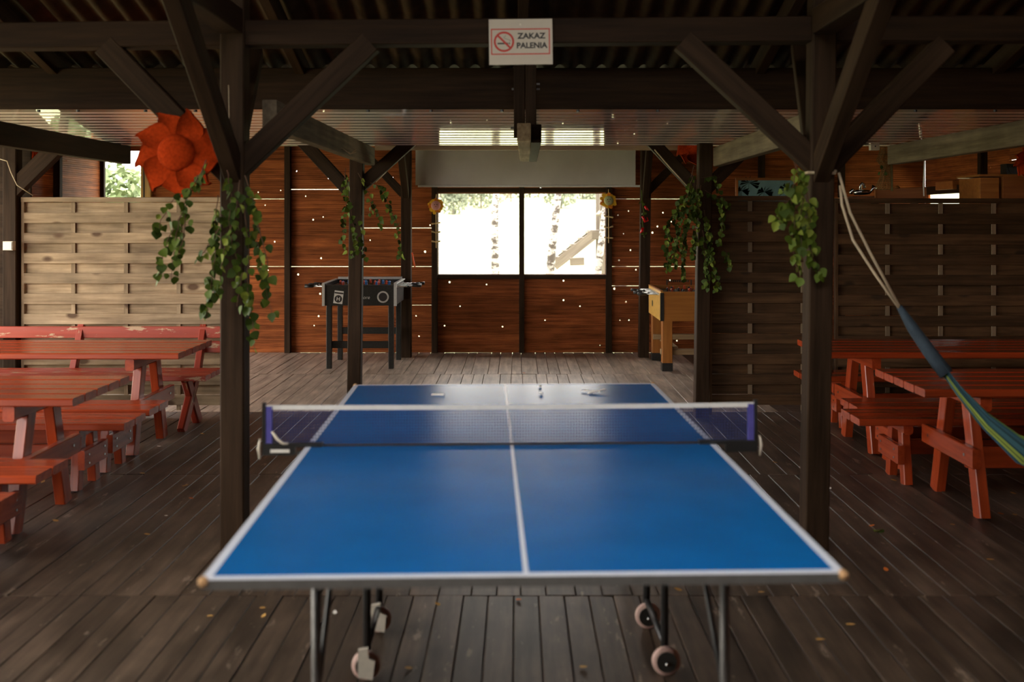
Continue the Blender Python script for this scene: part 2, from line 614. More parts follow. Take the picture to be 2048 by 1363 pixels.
# ---- board walls: boards with knot holes and open joints that let the daylight through
def board(parent, M, u0, u1, z0, z1, t, mat, holes=()):
    """horizontal board, local X along the wall, front face at local y=0, back at y=t; holes = (u, z, r)"""
    uc, zc = (u0 + u1) / 2, (z0 + z1) / 2
    mb = MB()
    cuts = []
    for (u, z, r) in sorted(holes):
        half = min((z1 - z0) / 2 * 0.98, max(r * 1.6, 0.02))
        if u - half > (cuts[-1][1] if cuts else u0) + 0.004 and u + half < u1 - 0.004:
            cuts.append((u - half, u + half, u, min(max(z, z0 + r + 0.006), z1 - r - 0.006), r))
    xs = u0
    segs = []
    for c in cuts:
        segs.append((xs, c[0], None))
        segs.append((c[0], c[1], c))
        xs = c[1]
    segs.append((xs, u1, None))
    for a, b, c in segs:
        a, b = a - uc, b - uc
        za, zb = z0 - zc, z1 - zc
        if c is None:
            mb.box(a, b, 0, t, za, zb)
        else:
            cu, cz, r = c[2] - uc, c[3] - zc, c[4]
            outer = [(a, za), (cu, za), (b, za), (b, cz), (b, zb), (cu, zb), (a, zb), (a, cz)]
            inner = [(cu + r * math.cos(math.radians(225 + 45 * i)) * (1 + 0.15 * ((i * 7) % 3 - 1)), cz + r * math.sin(math.radians(225 + 45 * i))) for i in range(8)]
            V = [(x_, 0, z_) for x_, z_ in outer] + [(x_, 0, z_) for x_, z_ in inner] + [(x_, t, z_) for x_, z_ in outer] + [(x_, t, z_) for x_, z_ in inner]
            F = []
            for i in range(8):
                j = (i + 1) % 8
                F += [(i, j, j + 8, i + 8), (j + 16, i + 16, i + 24, j + 24), (i + 8, j + 8, j + 24, i + 24)]
                F.append((j, i, i + 16, j + 16))
            mb.add(V, F)
    o = mb.build('board', mat, parent)
    o.matrix_local = M @ Matrix.Translation((uc, 0, zc))
    return o


PITCH, Z0 = 0.115, -0.010


def board_wall(name, M, spans, ztop, mat, holes=(), slits=(), openings=(), zbot=0.0):
    """rows of boards; spans = [(u0,u1)..]; openings = [(u0,u1,z0,z1)]; slits = {(row, span): gap}"""
    root = MB().beam(M @ Vector((spans[0][0], 0.045, 0.02)), M @ Vector((spans[-1][1], 0.045, 0.02)), 0.03, 0.05).build(name, timber)
    struct(root)
    k = 0
    while Z0 + k * PITCH < ztop:
        z0, z1 = max(zbot, Z0 + k * PITCH), min(ztop, Z0 + (k + 1) * PITCH)
        for si, (u0, u1) in enumerate(spans):
            zz1 = z1 - (slits.get((k + 1, si), 0) if slits else 0)
            if zz1 - z0 < 0.02:
                continue
            parts = [(u0 + 0.001, u1 - 0.001, z0, zz1)]
            for (a, b, c, d) in openings:
                nxt = []
                for (p0, p1, q0, q1) in parts:
                    if p1 <= a or p0 >= b or q1 <= c or q0 >= d:
                        nxt.append((p0, p1, q0, q1))
                        continue
                    if p0 < a - 0.01:
                        nxt.append((p0, a, q0, q1))
                    if p1 > b + 0.01:
                        nxt.append((b, p1, q0, q1))
                    if q0 < c - 0.005:
                        nxt.append((max(a, p0), min(b, p1), q0, c))
                    if q1 > d + 0.005:
                        nxt.append((max(a, p0), min(b, p1), d, q1))
                parts = nxt
            for (p0, p1, q0, q1) in parts:
                hs = [h for h in holes if p0 < h[0] < p1 and q0 <= h[1] < q1]
                board(root, M, p0, p1, q0, q1, 0.022, mat, hs)
        k += 1
    return root


def wall_px(x, y, d=YB):
    p = P(x, y, d)
    return p.x, p.z


hole_px = [(657, 358, 3), (516, 384, 2), (626, 439, 3), (646, 436, 2), (549, 483, 3), (642, 514, 3.2), (596, 551, 3.6), (514, 463, 2.5), (561, 380, 2),
           (593, 342, 2.4), (611, 392, 2), (785, 356, 3.4), (850, 503, 4), (866, 533, 2.5), (899, 564, 3.4), (973, 571, 2.4), (1081, 376, 2.6),
           (1127, 561, 3), (1127, 600, 3), (1229, 577, 4), (1252, 603, 3), (1257, 422, 2.4), (1247, 467, 2), (1238, 520, 3),
           (1272, 539, 2.6), (1261, 500, 2.6), (1305, 465, 3.4), (1315, 453, 3), (1326, 425, 2.6), (1343, 443, 2), (1356, 668, 2.8), (1354, 681, 2.6),
           (640, 588, 3.6), (637, 631, 3.2), (628, 650, 2.4), (672, 690, 3), (728, 690, 2.4), (760, 590, 2), (832, 630, 2.4), (838, 672, 2.4), (889, 651, 2.8), (1005, 653, 2.6), (1258, 640, 2.4), (1200, 690, 2), (1160, 610, 1.8), (740, 480, 2),
           (530, 410, 2.2), (536, 540, 2), (530, 600, 2.4), (820, 563, 2), (860, 450, 2), (1240, 640, 2), (1236, 430, 2), (1340, 560, 2.4), (1090, 640, 1.8), (920, 610, 2)]
holes = [(*wall_px(x, y), max(0.008, r / FPX * YB * 0.60)) for x, y, r in hole_px]
WX0, WX1, WZ0, WZ1 = -0.942, 1.044, 0.934, 1.892
MBACK = Matrix.Translation((0, YB, 0))
back_spans = [(XL, -2.73), (-2.73, -1.9), (-1.9, -0.985), (-0.985, 0.05), (0.05, 1.085), (1.085, 2.9), (2.9, XR)]
slits = {(9, 0): 0.003, (16, 0): 0.002, (9, 1): 0.0045, (17, 1): 0.004, (13, 2): 0.004, (9, 2): 0.0035, (5, 2): 0.003,
         (9, 5): 0.003, (7, 5): 0.0035, (16, 5): 0.002}
wall_back = board_wall('wall_back', MBACK, back_spans, 2.46, siding, holes, slits,
                       openings=[(WX0, WX1, WZ0, WZ1), (-4.92, -4.44, 1.25, 2.40)])
MRIGHT = Matrix.Translation((XR, 0, 0)) @ Matrix.Rotation(-PI / 2, 4, 'Z')       # local x -> -Y, local y -> +X
wall_right = board_wall('wall_right', MRIGHT, [(-YB, -9.9), (-9.9, -6.0), (-6.0, -2.0), (-2.0, 0.6)], 2.9, siding,
                        holes=[(-10.9, 2.05, 0.012), (-10.3, 2.12, 0.010)], slits={(18, 1): 0.008, (17, 0): 0.006, (19, 1): 0.005},
                        openings=[(-11.85, -10.15, 1.45, 1.875)])
MLEFT = Matrix.Translation((XL, 0, 0)) @ Matrix.Rotation(PI / 2, 4, 'Z')         # local x -> +Y, local y -> -X
wall_left = board_wall('wall_left', MLEFT, [(8.4, 10.72), (10.72, YB)], 2.62, siding,
                       holes=[(11.0, 2.23, 0.012)], slits={}, openings=[(8.44, 10.0, 0.0, 2.4), (10.0, 11.55, 0.0, 1.72)])
partition = board_wall('wall_partition', Matrix.Translation((0, 8.36, 0)), [(XL - 0.2, -4.06)], 2.75, timber, holes=[(-4.19, 1.79, 0.010), (-4.2, 1.60, 0.010), (-4.14, 1.2, 0.008)])

# studs, window frames
def trim(name, p, q, w, h, mat=timber):
    return struct(bar(name, p, q, w, h, mat))


ys = YB - 0.035
for i, xs in enumerate([-2.73, 2.9, 3.85]):
    trim('trim_%d' % (i + 1), (xs, ys, 0), (xs, ys, 2.45), 0.07, 0.07)
trim('trim_4', (XL + 0.035, 10.72, 0), (XL + 0.035, 10.72, 2.45), 0.07, 0.07, timber2)
trim('trim_5', (XR - 0.035, 10.40, 0), (XR - 0.035, 10.40, 2.5), 0.08, 0.07)
win = thing('window_1', 'wide two-pane opening in the back board wall', 'window', (0.05, YB, 0), world=True)
del win['category'], win['label']
struct(win)
for xs in (-0.985, 0.05, 1.085):
    bar('window_post', (xs, ys + 0.005, 0), (xs, ys + 0.005, 2.45), 0.07 if xs != 0.05 else 0.062, 0.06, timber, win)
for zz in (WZ0 - 0.03, WZ1 + 0.04):
    bar('window_rail', (-0.95, ys + 0.012, zz), (1.05, ys + 0.012, zz), 0.045, 0.05, timber, win)
win2 = thing('window_2', 'narrow opening', 'window', (-4.68, YB, 0), world=True)
del win2['category'], win2['label']
struct(win2)
bar('jamb', (-4.41, ys, 1.2), (-4.41, ys, 2.44), 0.12, 0.05, yellow_board, win2)
bar('jamb', (-4.93, ys, 1.2), (-4.93, ys, 2.44), 0.05, 0.05, timber2, win2)
bar('stay', (-4.43, ys - 0.03, 1.8), (-4.43, ys - 0.03, 2.4), 0.012, 0.012, black_metal, win2, ch=0)
win3 = thing('window_3', 'strip opening', 'window', (XR, 11, 1.66), world=True)
del win3['category'], win3['label']
struct(win3)
bar('window_rail', (XR - 0.03, 10.1, 1.92), (XR - 0.03, 11.9, 1.92), 0.05, 0.09, timber2, win3)
bar('window_post', (XR - 0.02, 10.62, 1.45), (XR - 0.02, 10.62, 1.9), 0.05, 0.06, timber2, win3)

# ---- roof: corrugated sheets on rafters
def zr(yv):
    return 2.66 + 0.30 * (6.8 - yv)


def corrugated(name, y0, z0, y1, z1, mat, parent=None, xa=-5.7, xb=5.7, pitch=0.146, amp=0.024):
    n = int((xb - xa) / pitch * 8)
    V, F = [], []
    for (yy, zz) in ((y0, z0), (y1, z1)):
        for i in range(n + 1):
            x = xa + (xb - xa) * i / n
            V.append((x, yy, zz + amp * math.cos(2 * PI * x / pitch)))
    for i in range(n):
        F.append((i, i + 1, n + 2 + i, n + 1 + i))
    return MB().add(V, F).build(name, mat, parent, smooth=True)


ceiling = corrugated('ceiling', 6.95, zr(6.95) + 0.03, 1.8, zr(1.8) + 0.03, roof_mat)
struct(ceiling)
zf = lambda yv: 3.40 + (zr(1.8) + 0.03 - 3.40) * (yv + 0.75) / 2.55
corrugated('roof_sheet', 1.8, zf(1.8), -0.75, zf(-0.75), roof_mat, ceiling, xa=-5.7, xb=-1.7)      # unseen opening added between them to let daylight onto the table
corrugated('roof_sheet', 1.8, zf(1.8), -0.75, zf(-0.75), roof_mat, ceiling, xa=1.7, xb=5.7)
corrugated('roof_sheet', 1.8, zf(1.8), 0.95, zf(0.95), roof_mat, ceiling, xa=-1.7, xb=1.7)
corrugated('roof_sheet', -0.35, zf(-0.35), -0.75, zf(-0.75), roof_mat, ceiling, xa=-1.7, xb=1.7)
corrugated('roof_sheet', 12.5, 2.46, 6.80, 2.78, roof_mat, ceiling)
bar('ridge', (-5.6, 1.8, zr(1.8) - 0.06), (5.6, 1.8, zr(1.8) - 0.06), 0.08, 0.14, timber, ceiling)
for xs in (-4.9, -3.1, -1.45, 0.035, 1.62, 3.2, 4.8):
    bar('rafter', (xs, 6.9, zr(6.9) - 0.07), (xs, 1.8, zr(1.8) - 0.07), 0.065, 0.12, timber, ceiling)
for yy in (6.05, 4.9, 3.8, 2.7):
    bar('purlin', (-5.6, yy, zr(yy) - 0.155), (5.6, yy, zr(yy) - 0.155), 0.07, 0.08, timber, ceiling)

ggl = MB()
for nm, xg, zlow in (('wall_gable_blocker_left', -5.05, 2.60), ('wall_gable_blocker_right', 5.02, 2.60)):  # unseen gable ends, added and shaped to limit light from above
    gm = MB()
    pts = [(8.4, 2.3), (8.4, 2.66), (6.85, zr(6.85)), (1.8, zr(1.8)), (-0.65, 3.43), (-0.65, min(zlow, 3.2)), (5.2, zlow), (6.0, 2.3)]
    n_ = len(pts)
    gm.add([(xg, a, b) for a, b in pts] + [(xg + 0.03, a, b) for a, b in pts], [tuple(range(n_)), tuple(range(2 * n_ - 1, n_ - 1, -1))] + [(i + n_, (i + 1) % n_ + n_, (i + 1) % n_, i) for i in range(n_)])
    struct(gm.build(nm, timber2))
board_wall('wall_front_blocker', Matrix.Translation((0, -0.62, 0)), [(-5.0, -0.5), (-0.5, 0.5), (0.5, 4.9)], 3.45, timber2)  # unseen wall added behind the viewer to hold back front light

# dark fascia board over the white sheet
tag(bar('fascia_board', (-4.08, 6.70, 2.467), (4.84, 6.70, 2.467), 0.03, 0.275, timber2),
    'wide dark brown board running across above the white ribbed sheet', 'board')

# white ribbed sheet: flats with narrow grooves across, bolted along the near edge
sh = thing('ribbed_sheet', 'white ribbed plastic ceiling sheet mirroring the window', 'ceiling sheet', (0, 7.5, 2.2), world=True)
mb = MB()
ya, za, yb_, zb_ = 6.735, 2.334, 8.14, 2.193
npr = []
s = 0.0
Ltot = math.hypot(yb_ - ya, zb_ - za)
npr += [(0.0, 0.0)]
s = 0.10
while s < Ltot - 0.03:
    npr += [(s, 0.0), (s + 0.010, 0.018), (s + 0.030, 0.018), (s + 0.040, 0.0)]
    s += 0.105
npr.append((Ltot, 0.0))
nx = 60
V, F = [], []
for (t, up) in npr:
    f = t / Ltot
    for i in range(nx + 1):
        x = -4.12 + (4.84 + 4.12) * i / nx
        wob = 0.0
        V.append((x, ya + (yb_ - ya) * f, za + (zb_ - za) * f + up + wob))
for a in range(len(npr) - 1):
    for i in range(nx):
        k = a * (nx + 1) + i
        F.append((k, k + 1, k + nx + 2, k + nx + 1))
MB().add(V, F).build('sheet', sheet_white, sh)
for px in (76, 155, 290, 390, 736, 862, 1004, 1156, 1316, 1832, 1992):
    p = P(px, 222, 6.70)
    MB().cyl((p.x, 6.71, 2.320), (0, 0, 1), 0.012, 0.014, 8).build('bolt', black_metal, sh)
# frame carrying the sheet's far edge
tag(bar('sheet_batten', (-1.20, 8.46, 2.196), (1.62, 8.46, 2.196), 0.05, 0.042, pale_batten),
    'thin pale batten under the far edge of the white sheet', 'batten')

# ---- timber frame
FY = 4.88   # front frame depth (post centre)
frontL, frontR = -1.375, 1.442


def brace(parent, p, q, w=0.11, h=0.075, mat=timber):
    return bar('brace', p, q, h, w, mat, parent)


t = thing('timber_post', 'dark timber post with leafy twigs and a red felt sun, left of the blue table', 'post', (frontL, FY, 0), world=True)
bar('shaft', (frontL, FY, 0), (frontL, FY, 2.95), 0.115, 0.115, timber, t, ch=0.006)
brace(t, P(741, 86, FY), P(462, 350, FY))
brace(t, P(212, 92, FY), P(462, 350, FY))
brace(t, (frontL + 0.005, FY, 1.80), (frontL + 0.005, 3.98, 2.52))
brace(t, (frontL, FY + 0.05, 1.98), P(512, 105, 5.6), 0.08)
t = thing('timber_post', 'dark timber post with leafy twigs where the hammock rope is tied', 'post', (frontR, FY, 0), world=True)
bar('shaft', (frontR + 0.0, FY, 0), (frontR + 0.045, FY, 2.95), 0.115, 0.115, timber, t, ch=0.006)
brace(t, P(1365, 82, FY), P(1638, 335, FY))
brace(t, P(1888, 90, FY), P(1648, 335, FY))
brace(t, (frontR + 0.02, FY, 1.80), (frontR + 0.02, 3.98, 2.52))
brace(t, (frontR, FY + 0.05, 1.98), P(1596, 88, 5.6), 0.08)
t = thing('timber_post', 'slim timber post standing before the black foosball table', 'post', (-1.30, 8.14, 0), world=True)
bar('shaft', (-1.325, 8.14, 0), (-1.30, 8.14, 2.2), 0.108, 0.108, timber, t, ch=0.006)
brace(t, P(592, 268, 8.18), P(700, 384, 8.18), 0.10)
brace(t, P(838, 268, 8.18), P(708, 384, 8.18), 0.10)
t = thing('timber_post', 'timber post thick with green twigs beside the brown woven fence', 'post', (1.48, 8.08, 0), world=True)
bar('shaft', (1.478, 8.08, 0), (1.510, 8.08, 2.2), 0.11, 0.11, timber, t, ch=0.006)
brace(t, P(1288, 266, 8.18), P(1402, 388, 8.16), 0.10)
brace(t, P(1490, 300, 8.1), P(1402, 388, 8.1), 0.10)
t = thing('timber_post', 'timber post against the back wall left of the window', 'post', (-1.28, 11.55, 0), world=True)
bar('shaft', (-1.28, 11.55, 0), (-1.28, 11.55, 2.42), 0.115, 0.115, timber, t, ch=0.006)
brace(t, P(738, 315, 11.55), P(806, 388, 11.55), 0.09)
brace(t, (-1.28, 11.5, 1.86), (-1.28, 10.9, 2.42), 0.09)
t = thing('timber_post', 'timber post against the back wall with hanging red chillies', 'post', (1.46, 11.55, 0), world=True)
bar('shaft', (1.45, 11.55, 0), (1.48, 11.55, 2.42), 0.115, 0.115, timber, t, ch=0.006)
brace(t, P(1362, 315, 11.55), P(1290, 388, 11.55), 0.09)
brace(t, (1.47, 11.5, 1.86), (1.44, 10.9, 2.42), 0.09)
t = thing('timber_post', 'dark post at the left end of the pale woven fence', 'post', (-4.13, 8.2, 0), world=True)
bar('shaft', (-4.13, 8.2, 0), (-4.13, 8.2, 2.75), 0.11, 0.11, timber, t, ch=0.006)
brace(t, P(130, 280, 8.2), P(20, 388, 8.2), 0.13, 0.09)
# side posts that carry the open eave on the left, the hammock's far end on the right
for (xx, yy) in ((4.72, 4.6),):
    t = thing('timber_post', 'side post at the far right holding the other end of the hammock', 'post', (xx, yy, 0), world=True)
    bar('shaft', (xx, yy, 0), (xx, yy, 2.72), 0.115, 0.115, timber, t, ch=0.006)

tag(bar('cross_beam', (-4.95, FY + 0.02, 2.458), (frontL - 0.058, FY + 0.02, 2.500), 0.11, 0.125, timber2), 'dark crosswise beam at the upper left, end at the left post', 'beam')
tag(bar('cross_beam', (frontL + 0.058, FY + 0.02, 2.500), (frontR - 0.02, FY + 0.02, 2.520), 0.11, 0.122, timber2), 'dark crosswise beam carrying the no smoking sign', 'beam')
tag(bar('cross_beam', (frontR + 0.09, FY + 0.02, 2.520), (4.9, FY + 0.02, 2.53), 0.11, 0.122, timber2), 'dark crosswise beam at the upper right, beyond the right post', 'beam')
tag(bar('plate_beam', (frontL, -0.5, 2.55), (frontL, FY - 0.06, 2.55), 0.11, 0.12, timber), 'beam overhead running from the left post toward the viewer', 'beam')
tag(bar('plate_beam', (frontR + 0.03, -0.5, 2.55), (frontR + 0.03, FY - 0.06, 2.55), 0.11, 0.12, timber), 'beam overhead running from the right post toward the viewer', 'beam')
tag(bar('tie_beam', (-1.225, 4.95, 2.115), (-1.225, 8.36, 2.115), 0.07, 0.145, weathered), 'weathered grey tie beam with loose wire, above the slim left post', 'beam')
tag(bar('tie_beam', (1.565, 4.95, 2.095), (1.60, 8.02, 2.090), 0.07, 0.15, weathered), 'weathered grey tie beam reaching from the right post to the twig-covered post', 'beam')
tag(bar('tie_beam', (-3.25, 4.95, 2.135), (-3.25, 8.32, 2.125), 0.08, 0.15, timber2), 'long dark tie beam passing behind the red felt sun', 'beam')
tag(bar('tie_beam', (3.02, 4.95, 2.11), (3.00, 8.02, 2.105), 0.08, 0.15, weathered), 'weathered grey tie beam above the hammock and brown fence', 'beam')
t = thing('king_post', 'central hanging timber with a pale cut end below the sign', 'post', (0.05, 6.5, 2.1), world=True)
bar('hanger', (0.012, 6.46, 2.12), (0.012, 6.46, 2.86), 0.072, 0.06, timber2, t)
bar('hanger', (0.086, 6.46, 2.12), (0.086, 6.46, 2.86), 0.070, 0.06, timber, t)
bar('tie', (0.040, 6.2, 2.135), (0.065, 8.36, 2.13), 0.085, 0.11, fence_pale, t)
bar('tie', (0.118, 6.3, 2.135), (0.128, 8.36, 2.128), 0.065, 0.115, timber, t)
for (px, py) in ((1028, 178), (1075, 168), (1075, 178), (1026, 256), (1076, 256)):
    p = P(px, py, 6.45)
    MB().cyl(p, (1, 0, 0), 0.008, 0.03, 8).build('bolt', grey_metal, t)

# ================================================================== FENCE PANELS
def fence(name, label, x0, x1, yv, h, mat, bmat, nb, first, pitch=0.0828):
    t = thing(name, label, 'fence', (x0, yv, 0), world=True)
    z = h - 0.045
    row = 0
    while z - pitch > 0.02:
        dy = -0.017 if row % 2 else 0.017
        tilt = random.uniform(-0.0015, 0.0015)
        bar('slat', (x0 + 0.02, yv + dy, z - pitch / 2 + tilt), (x1 - 0.02, yv + dy, z - pitch / 2 - tilt), 0.010, pitch + 0.002, mat, t, ch=0.0015)
        z -= pitch
        row += 1
    for b in range(nb):
        xb = first + b * 0.432
        if x0 + 0.05 < xb < x1 - 0.05:
            bar('batten', (xb, yv, 0.03), (xb, yv, h - 0.04), 0.034, 0.013, bmat, t, ch=0.001)
    bar('top_rail', (x0, yv, h - 0.022), (x1, yv, h - 0.022), 0.05, 0.040, mat, t)
    bar('side_rail', (x0 + 0.012, yv, 0.0), (x0 + 0.012, yv, h - 0.04), 0.024, 0.045, mat, t, ch=0.002)
    bar('side_rail', (x1 - 0.012, yv, 0.0), (x1 - 0.012, yv, h - 0.04), 0.024, 0.045, mat, t, ch=0.002)
    return t


fence('woven_fence_panel', 'pale weathered woven fence panel behind the red tables', -4.06, -2.26, 8.22, 1.775, fence_pale, fence_pale, 3, P(147, 0, 8.22).x)
fence('woven_fence_panel', 'narrow dark brown woven fence panel between two timber posts', 1.56, 2.565, 8.18, 1.785, fence_brown, batten_brown, 3, P(1500, 0, 8.18).x)
fence('woven_fence_panel', 'wide dark brown woven fence panel behind the hammock', 2.58, 4.38, 8.16, 1.765, fence_brown, batten_brown, 4, P(1775, 0, 8.16).x)

# ================================================================== PICNIC FURNITURE
def legs_pair(root, x, outer, ytop, yfoot, ztop, w, thick, mat):
    for s in (-1, 1):
        bar('leg', (x, s * yfoot, 0.0), (x, s * ytop, ztop), thick, w, mat, root, roll=0)


def make_table(name, L=2.3):
    root = thing(name, '', 'table')
    zt = 0.70
    for i in range(5):
        yy = (i - 2) * 0.149
        bar('plank', (0, yy, zt - 0.02 + random.uniform(-0.001, 0.001)), (L, yy, zt - 0.02), 0.139, 0.042, red_paint, root, ch=0.007)
    for x, o in ((0.34, -1), (L - 0.34, 1)):
        bar('bearer', (x, -0.33, zt - 0.082), (x, 0.33, zt - 0.082), 0.06, 0.08, red_paint, root, ch=0.01)
        legs_pair(root, x, o, 0.12, 0.285, zt - 0.045, 0.088, 0.058, red_paint)
        bar('crossbar', (x + o * 0.052, -0.335, 0.325), (x + o * 0.052, 0.335, 0.325), 0.045, 0.105, red_paint, root)
        for s in (-1, 1):
            MB().cyl((x + o * 0.076, s * 0.24, 0.33), (1, 0, 0), 0.009, 0.008, 8).build('bolt_head', chrome, root)
    bar('stretcher', (0.38, 0, 0.26), (L - 0.38, 0, 0.26), 0.04, 0.12, red_paint, root)
    return root


def make_bench(name, L=2.3):
    root = thing(name, '', 'bench')
    zt = 0.40
    for i in (-1, 1):
        bar('plank', (0, i * 0.088, zt - 0.02), (L, i * 0.088, zt - 0.02), 0.164, 0.042, red_paint, root, ch=0.007)
    for x, o in ((0.30, -1), (L - 0.30, 1)):
        bar('bearer', (x, -0.15, zt - 0.068), (x, 0.15, zt - 0.068), 0.055, 0.055, red_paint, root, ch=0.008)
        legs_pair(root, x, o, 0.075, 0.125, zt - 0.045, 0.068, 0.052, red_paint)
        bar('crossbar', (x + o * 0.048, -0.165, 0.185), (x + o * 0.048, 0.165, 0.185), 0.04, 0.115, red_paint, root)
        for s in (-1, 1):
            for dz in (-0.025, 0.025):
                MB().cyl((x + o * 0.070, s * 0.11, 0.185 + dz), (1, 0, 0), 0.007, 0.008, 8).build('bolt_head', chrome, root)
    bar('stretcher', (0.34, 0, 0.2), (L - 0.34, 0, 0.2), 0.035, 0.09, red_paint, root)
    return root


tbl = make_table('picnic_table')
tables = [(-2.265, 7.06, PI, 'red picnic table in front of the pale woven fence'),
          (-2.225, 5.38, PI, 'red picnic table at the left edge, nearest the viewer'),
          (2.085, 7.10, 0, 'red picnic table against the brown fence, behind the hammock'),
          (2.145, 5.645, 0, 'red picnic table at the right, hammock hanging across it')]
for i, (x, yv, rz, lab) in enumerate(tables):
    o = tbl if i == 0 else copy_tree(tbl)
    o.location = (x, yv, 0)
    o.rotation_euler = (0, 0, rz)
    tag(o, lab, 'table', 'red picnic tables')
bn = make_bench('picnic_bench')
benches = [(-2.31, 6.46, PI, 'sunlit orange-red bench just before the farther left table'),
           (-2.30, 6.03, PI, 'orange-red bench just behind the nearer left table'),
           (-2.25, 4.85, PI, 'red bench on the viewer side of the nearer left table'),
           (-2.20, 4.24, PI, 'red bench end at the far left edge, nearest of all benches'),
           (2.16, 6.54, 0, 'red bench just before the farther right table'),
           (2.045, 6.165, 0, 'red bench just behind the nearer right table'),
           (2.19, 7.78, 0, 'red bench close to the brown fence, behind the farther right table')]
for i, (x, yv, rz, lab) in enumerate(benches):
    o = bn if i == 0 else copy_tree(bn)
    o.location = (x, yv, 0)
    o.rotation_euler = (0, 0, rz)
    tag(o, lab, 'bench', 'red picnic benches')

# bench with a worn backrest along the pale fence
t = thing('backrest_bench', 'worn red bench with a two-board backrest along the pale woven fence', 'bench', (-2.3, 7.75, 0), world=True)
BX0, BX1 = -4.55, -2.27
for yy in (7.55, 7.69, 7.83):
    bar('seat_plank', (BX0, yy, 0.405), (BX1 - 0.06, yy, 0.405), 0.132, 0.04, red_worn, t, ch=0.005)
bar('back_board', (BX0, 8.03, 0.690), (BX1 + 0.12, 8.03, 0.690), 0.03, 0.092, red_worn, t, ch=0.004)
bar('back_board', (BX0, 8.02, 0.575), (BX1 + 0.12, 8.02, 0.575), 0.03, 0.092, red_worn, t, ch=0.004)
for x in (BX1 - 0.25, -3.5, BX0 + 0.3):
    bar('back_support', (x, 7.90, 0.40), (x, 8.06, 0.74), 0.05, 0.06, red_worn, t)
    bar('leg', (x, 7.52, 0.0), (x, 7.86, 0.385), 0.055, 0.095, red_worn, t, ch=0.01)
    bar('leg', (x, 7.90, 0.0), (x, 7.62, 0.385), 0.055, 0.095, red_worn, t, ch=0.01)

# ================================================================== TABLE TENNIS TABLE
tt = thing('table_tennis_table', 'blue table tennis table with white border lines in the foreground', 'table', (-0.0215, 3.735, 0), rotz=0.031)
W2, L2, ZT = 0.7625, 1.37, 0.76
for s, nm in ((-1, 'near'), (1, 'far')):
    y0, y1 = (-L2, -0.004) if s < 0 else (0.004, L2)
    top = MB().box(-W2 + 0.003, W2 - 0.003, y0 + (0.003 if s < 0 else 0), y1 - (0.003 if s > 0 else 0), ZT - 0.020, ZT).build('table_half', tt_blue, tt)
    e = 0.0006
    for (a, b, c, d) in ((-W2, W2, y0 if s < 0 else y1 - 0.024, y0 + 0.024 if s < 0 else y1),
                         (-W2, -W2 + 0.022, y0 + (0.024 if s < 0 else 0), y1 - (0.024 if s > 0 else 0)),
                         (W2 - 0.022, W2, y0 + (0.024 if s < 0 else 0), y1 - (0.024 if s > 0 else 0)),
                         (-0.006, 0.006, y0 + (0.024 if s < 0 else 0), y1 - (0.024 if s > 0 else 0))):
        MB().box(a, b, c, d, ZT - 0.0005, ZT + e).build('line', tt_white, top)
    fr = MB()
    fr.box(-W2, W2, y0 if s < 0 else y1 - 0.012, y0 + 0.012 if s < 0 else y1, ZT - 0.024, ZT - 0.0006)
    fr.box(-W2, -W2 + 0.012, y0 + 0.012, y1 - 0.012, ZT - 0.024, ZT - 0.0006)
    fr.box(W2 - 0.012, W2, y0 + 0.012, y1 - 0.012, ZT - 0.024, ZT - 0.0006)
    fr.build('edge_frame', grey_metal, top)
    for sx in (-1, 1):
        yc = s * (L2 - 0.004)
        MB().sphere((sx * (W2 - 0.006), yc, ZT - 0.006), 0.013, 10, 6).build('chipped_corner', chip, top, smooth=True)
    # folding end legs
    for sx in (-1, 1):
        lx = sx * 0.545
        MB().tube([(lx, s * 1.06, 0), (lx, s * 1.06, ZT - 0.022)], 0.0125, 10).build('leg', grey_metal, tt, smooth=True)
        MB().tube([(lx, s * 1.06, 0.32), (lx, s * 0.62, ZT - 0.03)], 0.008, 8).build('leg_strut', black_metal, tt, smooth=True)
    MB().tube([(-0.545, s * 1.06, 0.70), (0.545, s * 1.06, 0.70)], 0.010, 8).build('leg_crossbar', grey_metal, tt, smooth=True)
# wheeled undercarriage
for sx in (-1, 1):
    for s in (-1, 1):
        wx, wy = sx * 0.525 + 0.012, s * 0.20
        MB().tube([(wx, wy, 0.085), (wx, wy, ZT - 0.02)], 0.014, 10).build('frame_tube', black_metal, tt, smooth=True)
        wh = MB().lathe([(0.012, -0.012), (0.047, -0.012), (0.050, -0.006), (0.050, 0.006), (0.047, 0.012), (0.012, 0.012)], (wx, wy - 0.028, 0.050), 20, 'Y').build('wheel', pink_rubber, tt, smooth=True)
        MB().lathe([(0.001, -0.016), (0.036, -0.016), (0.036, 0.016), (0.001, 0.016)], (wx, wy - 0.028, 0.050), 16, 'Y').build('hub', black_board if s > 0 else dark_rubber, wh)
        MB().sphere((wx, wy - 0.048, 0.045), 0.007, 8, 5).build('axle_cap', chrome, wh, smooth=True)
        if sx < 0:
            MB().prism([(wx - 0.024, 0.02), (wx + 0.026, 0.01), (wx + 0.034, 0.075), (wx + 0.012, 0.085), (wx + 0.010, 0.12), (wx - 0.024, 0.115)], wy - 0.060, wy - 0.045).build('brake_guard', cream_plastic, tt)
    MB().tube([(sx * 0.525 + 0.012, -0.20, 0.10), (sx * 0.525 + 0.012, 0.20, 0.10)], 0.012, 8).build('frame_tube', black_metal, tt, smooth=True)
MB().tube([(-0.513, 0.20, 0.62), (0.537, 0.20, 0.62)], 0.012, 8).build('frame_tube', black_metal, tt, smooth=True)

